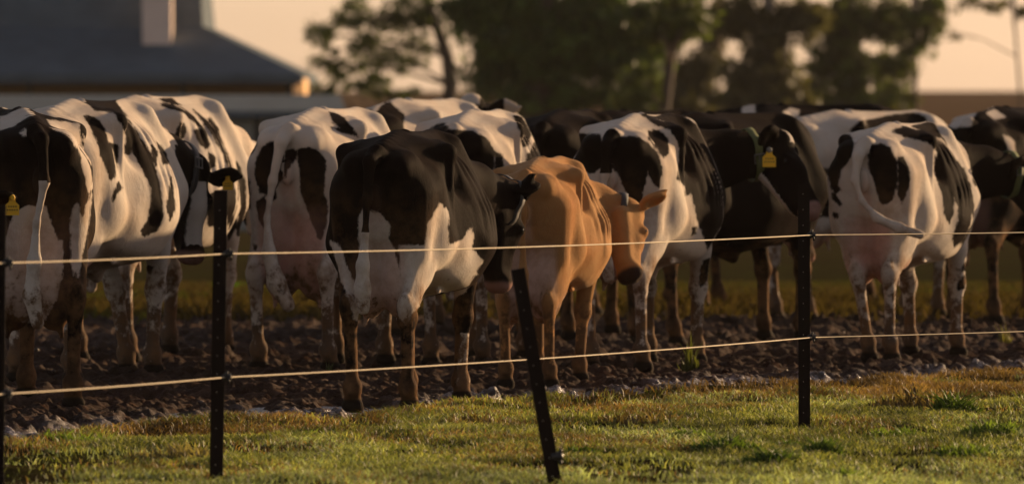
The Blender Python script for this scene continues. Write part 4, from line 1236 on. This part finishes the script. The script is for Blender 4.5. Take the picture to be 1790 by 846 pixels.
# ------------------------------------------------------------------ fence
M_POST = plain('steel_post', (.014, .008, .006), .75, .0, .4, 20, 0, .08)
M_WIRE = plain('wire', (.42, .32, .20), .6, .0, .15, 30)
M_INS = plain('insulator', (.03, .025, .022), .4, 0, .2)
M_PALEDOT = plain('hole_light_dot', (.35, .30, .25), .5, .3, .2)  # pale discs painted as dots of light at the post holes
def fence_post(label, foot, top, dy_wire, wire_z, extra=None):
    f = Vector(foot); t = Vector(top)
    root = empty('fence_post', f); tag(root, label, 'fence post', 'steel posts of the wire fence')
    ax = (t - f); L = ax.length; ax.normalize()
    sd_ = ax.cross(Vector((0, 1, 0))).normalized(); fw = ax.cross(sd_).normalized()
    if fw.y > 0: fw = -fw
    # three finned section: two fins spread sideways, one pointing back
    prof = []
    w, th = .029, .005
    a = [(-w, -.004), (-w, .004), (-.006, .010), (-th, .034), (th, .034), (.006, .010), (w, .004), (w, -.004), (.006, -.006), (-.006, -.006)]
    mb = MB(); v = []
    for s_ in (-.35, L):
        for px_, py_ in a:
            v.append(ax * s_ + sd_ * px_ - fw * py_)
    n = len(a)
    mb.add(v, [tuple(range(n)), tuple(range(n, 2 * n))[::-1]] + [(i, n + i, n + (i + 1) % n, (i + 1) % n) for i in range(n)])
    k = .06; nf = len(mb.f)
    while k < L - .03:
        c = ax * k + fw * .0065 + sd_ * .004
        mb.add([c + sd_ * .0022 * math.cos(q) + ax * .0028 * math.sin(q) + fw * .0012 for q in [i * math.pi / 4 for i in range(8)]], [tuple(range(8))]); k += .078
    mesh_obj('shaft', np.array(mb.v), mb.f, None, root, False, [M_POST, M_PALEDOT], [0] * nf + [1] * (len(mb.f) - nf))
    for z in wire_z:
        s_ = (z - f.z) / ax.z
        c = ax * s_ + sd_ * (-.045 if sd_.x < 0 else .045)
        c = ax * s_ + Vector((.040, 0, 0)) - Vector((0, dy_wire, 0))
        mb = MB(); mb.tube([c - Vector((.026, 0, 0)), c - Vector((.008, 0, 0)), c + Vector((.0, 0, 0)), c + Vector((.018, 0, 0))], [.010, .020, .013, .018], 10)
        mb.tube([c + Vector((-.004, -.01, .0)), c + Vector((.002, -.016, .026))], .005, 6); mb.tube([c + Vector((.006, -.01, .0)), c + Vector((.010, -.014, -.028))], .005, 6)
        mb.build('insulator', M_INS, root, True)
    if extra is not None:
        c = ax * ((extra - f.z) / ax.z) + Vector((.035, -.01, 0)); mb = MB()
        mb.tube([c - Vector((.03, 0, 0)), c + Vector((.008, 0, 0)), c + Vector((.02, 0, 0))], [.014, .022, .010], 10); mb.tube([c + Vector((.008, 0, .018)), c + Vector((.010, 0, .034))], [.009, .005], 8)
        mb.tube([c + Vector((.008, 0, -.018)), c + Vector((.010, 0, -.034))], [.009, .005], 8)
        mb.build('insulator', M_INS, root, True)
    return root
def foot(px, py, d=None):
    g = G(px, py) if d is None else W(px, py, d); return g
p1 = G(378, 836); t1 = W(386, 333, p1.y)
fence_post('upright dark steel post at the left, its top in front of a cow head', p1, t1, 0, (.965, .435))
p3 = G(1406, 742); t3 = W(1405, 322, p3.y)
fence_post('upright dark steel post at the right with its foot in the grass', p3, t3, 0, (.947, .436))
y2 = 35.6; p2 = W(976, 880, y2); t2 = W(905, 470, y2); ax = t2 - p2; p2 = p2 + ax * ((0 - p2.z) / ax.z)
fence_post('leaning dark steel post with a loose insulator near its foot, in the middle', p2, t2, 0, (), W(955, 797, y2).z)
p0 = Vector((W(-6, 500, 34.6).x, 34.6, 0)); t0 = Vector((p0.x + .01, 34.6, 1.20))
fence_post('steel post cut off by the left edge of the picture', p0, t0, 0, (.967, .437))
p4 = Vector((W(2150, 600, 48.6).x, 45.5, 0))
def wire(label, zs, r):
    P = [Vector((p0.x, p0.y, zs[0])) + Vector((.04, -.004, 0)), Vector((p1.x, p1.y, zs[1])) + Vector((.04, -.004, 0)), Vector((p3.x, p3.y, zs[2])) + Vector((.04, -.004, 0)),
         Vector((4.6, 46.4, zs[3]))]
    P = [P[0] + (P[0] - P[1]) * .8] + P
    pts = []
    for i in range(len(P) - 1):
        for k in range(24):
            t = k / 24; q = P[i].lerp(P[i + 1], t); q.z -= .012 * 4 * t * (1 - t) * (P[i + 1] - P[i]).length / 6; pts.append(q)
    pts.append(P[-1])
    o = P[1].copy(); mb = MB(); mb.tube([p - o for p in pts], r, 6)
    w = mb.build('fence_wire', M_WIRE, None, True); w.location = o
    tag(w, label, 'wire', 'wires of the fence')
wire('pale upper fence wire crossing the cows at belly height', (.967, .965, .947, .945), .0034)
wire('pale lower fence wire crossing the cows legs', (.437, .435, .436, .437), .0034)

# ------------------------------------------------------------------ weeds in the turf
def weed(px, py, r, hgt, n, label, col, seed, lean=.6):
    rng = np.random.default_rng(seed); c = G(px, py)
    a = rng.random(n) * 2 * math.pi; q = np.sqrt(rng.random(n)) * r
    x = c.x + np.cos(a) * q; y = c.y + np.sin(a) * q
    n0 = n
    k = fbm(x * 14, y * 9, x * 0 + seed, 2) > .24; x, y, q = x[k], y[k], q[k]; n = len(x)
    h = hgt * (.25 + .85 * rng.random(n) ** 1.6) * (1.1 - .6 * (q / r) ** 2)
    t = np.array(col) * (.6 + .8 * rng.random((n, 1)))
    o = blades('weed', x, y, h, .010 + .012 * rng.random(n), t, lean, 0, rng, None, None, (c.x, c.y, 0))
    o.location = (c.x, c.y, 0)
    tag(o, label, 'weed', 'weeds in the turf')
g1, g2, g3 = (.070, .100, .020), (.14, .18, .035), (.13, .085, .04)
weed(1270, 795, .15, .085, 620, 'wide dark green weed clump right of the leaning post', g1, 1)
weed(1345, 814, .12, .08, 420, 'dark weed clump with dry stalks, lowest near the middle right', g1, 2)
weed(1440, 805, .09, .10, 520, 'round dark green weed just right below the right post', g1, 3)
weed(1372, 776, .05, .05, 160, 'tiny dark weed tuft left of the right post foot', g1, 4)
weed(1668, 724, .12, .13, 520, 'tall bushy weed at the edge of the mud near the right side', g1, 5)
weed(1735, 768, .15, .08, 480, 'low green weed patch close to the right edge', g2, 6)
weed(1560, 760, .18, .06, 420, 'flat green weed patch between the right post and the right edge', g2, 7)
weed(1205, 655, .05, .26, 60, 'thin upright weed stalk growing in the mud before the black shouldered cow', (.10, .10, .03), 8, .18)
weed(1756, 606, .05, .20, 40, 'thin upright weed stalk in the mud at the right edge', (.12, .10, .04), 9, .2)
weed(1590, 715, .22, .13, 420, 'tuft of dry reddish grass at the mud edge right of the right post', g3, 10, .35)
weed(1010, 800, .10, .05, 260, 'small dark weed right of the leaning post foot', g1, 11)
weed(570, 655, .04, .12, 40, 'small weed sprout in the mud under the white cow with the pink udder', (.08, .09, .03), 12, .2)
weed(150, 775, .20, .07, 320, 'straggly weed at the left where turf meets mud', g2, 13)
weed(300, 800, .22, .08, 420, 'dry blond grass tuft left of the left post', (.20, .15, .07), 14, .4)
weed(1215, 765, .12, .06, 360, 'low bright green weed above the widest dark clump', g2, 15)
weed(1480, 835, .09, .07, 260, 'small green weed at the bottom edge below the round dark weed', g2, 16)
weed(560, 770, .22, .05, 420, 'flat bright green weed patch right of the left post', g2, 17)
weed(830, 745, .20, .07, 300, 'dry tuft at the mud edge left of the leaning post', g3, 18, .4)
weed(1690, 800, .16, .07, 420, 'leafy weed near the lower right corner', g2, 19)
weed(1130, 740, .26, .07, 420, 'brown grass tuft between the leaning post and the right post', g3, 20, .5)
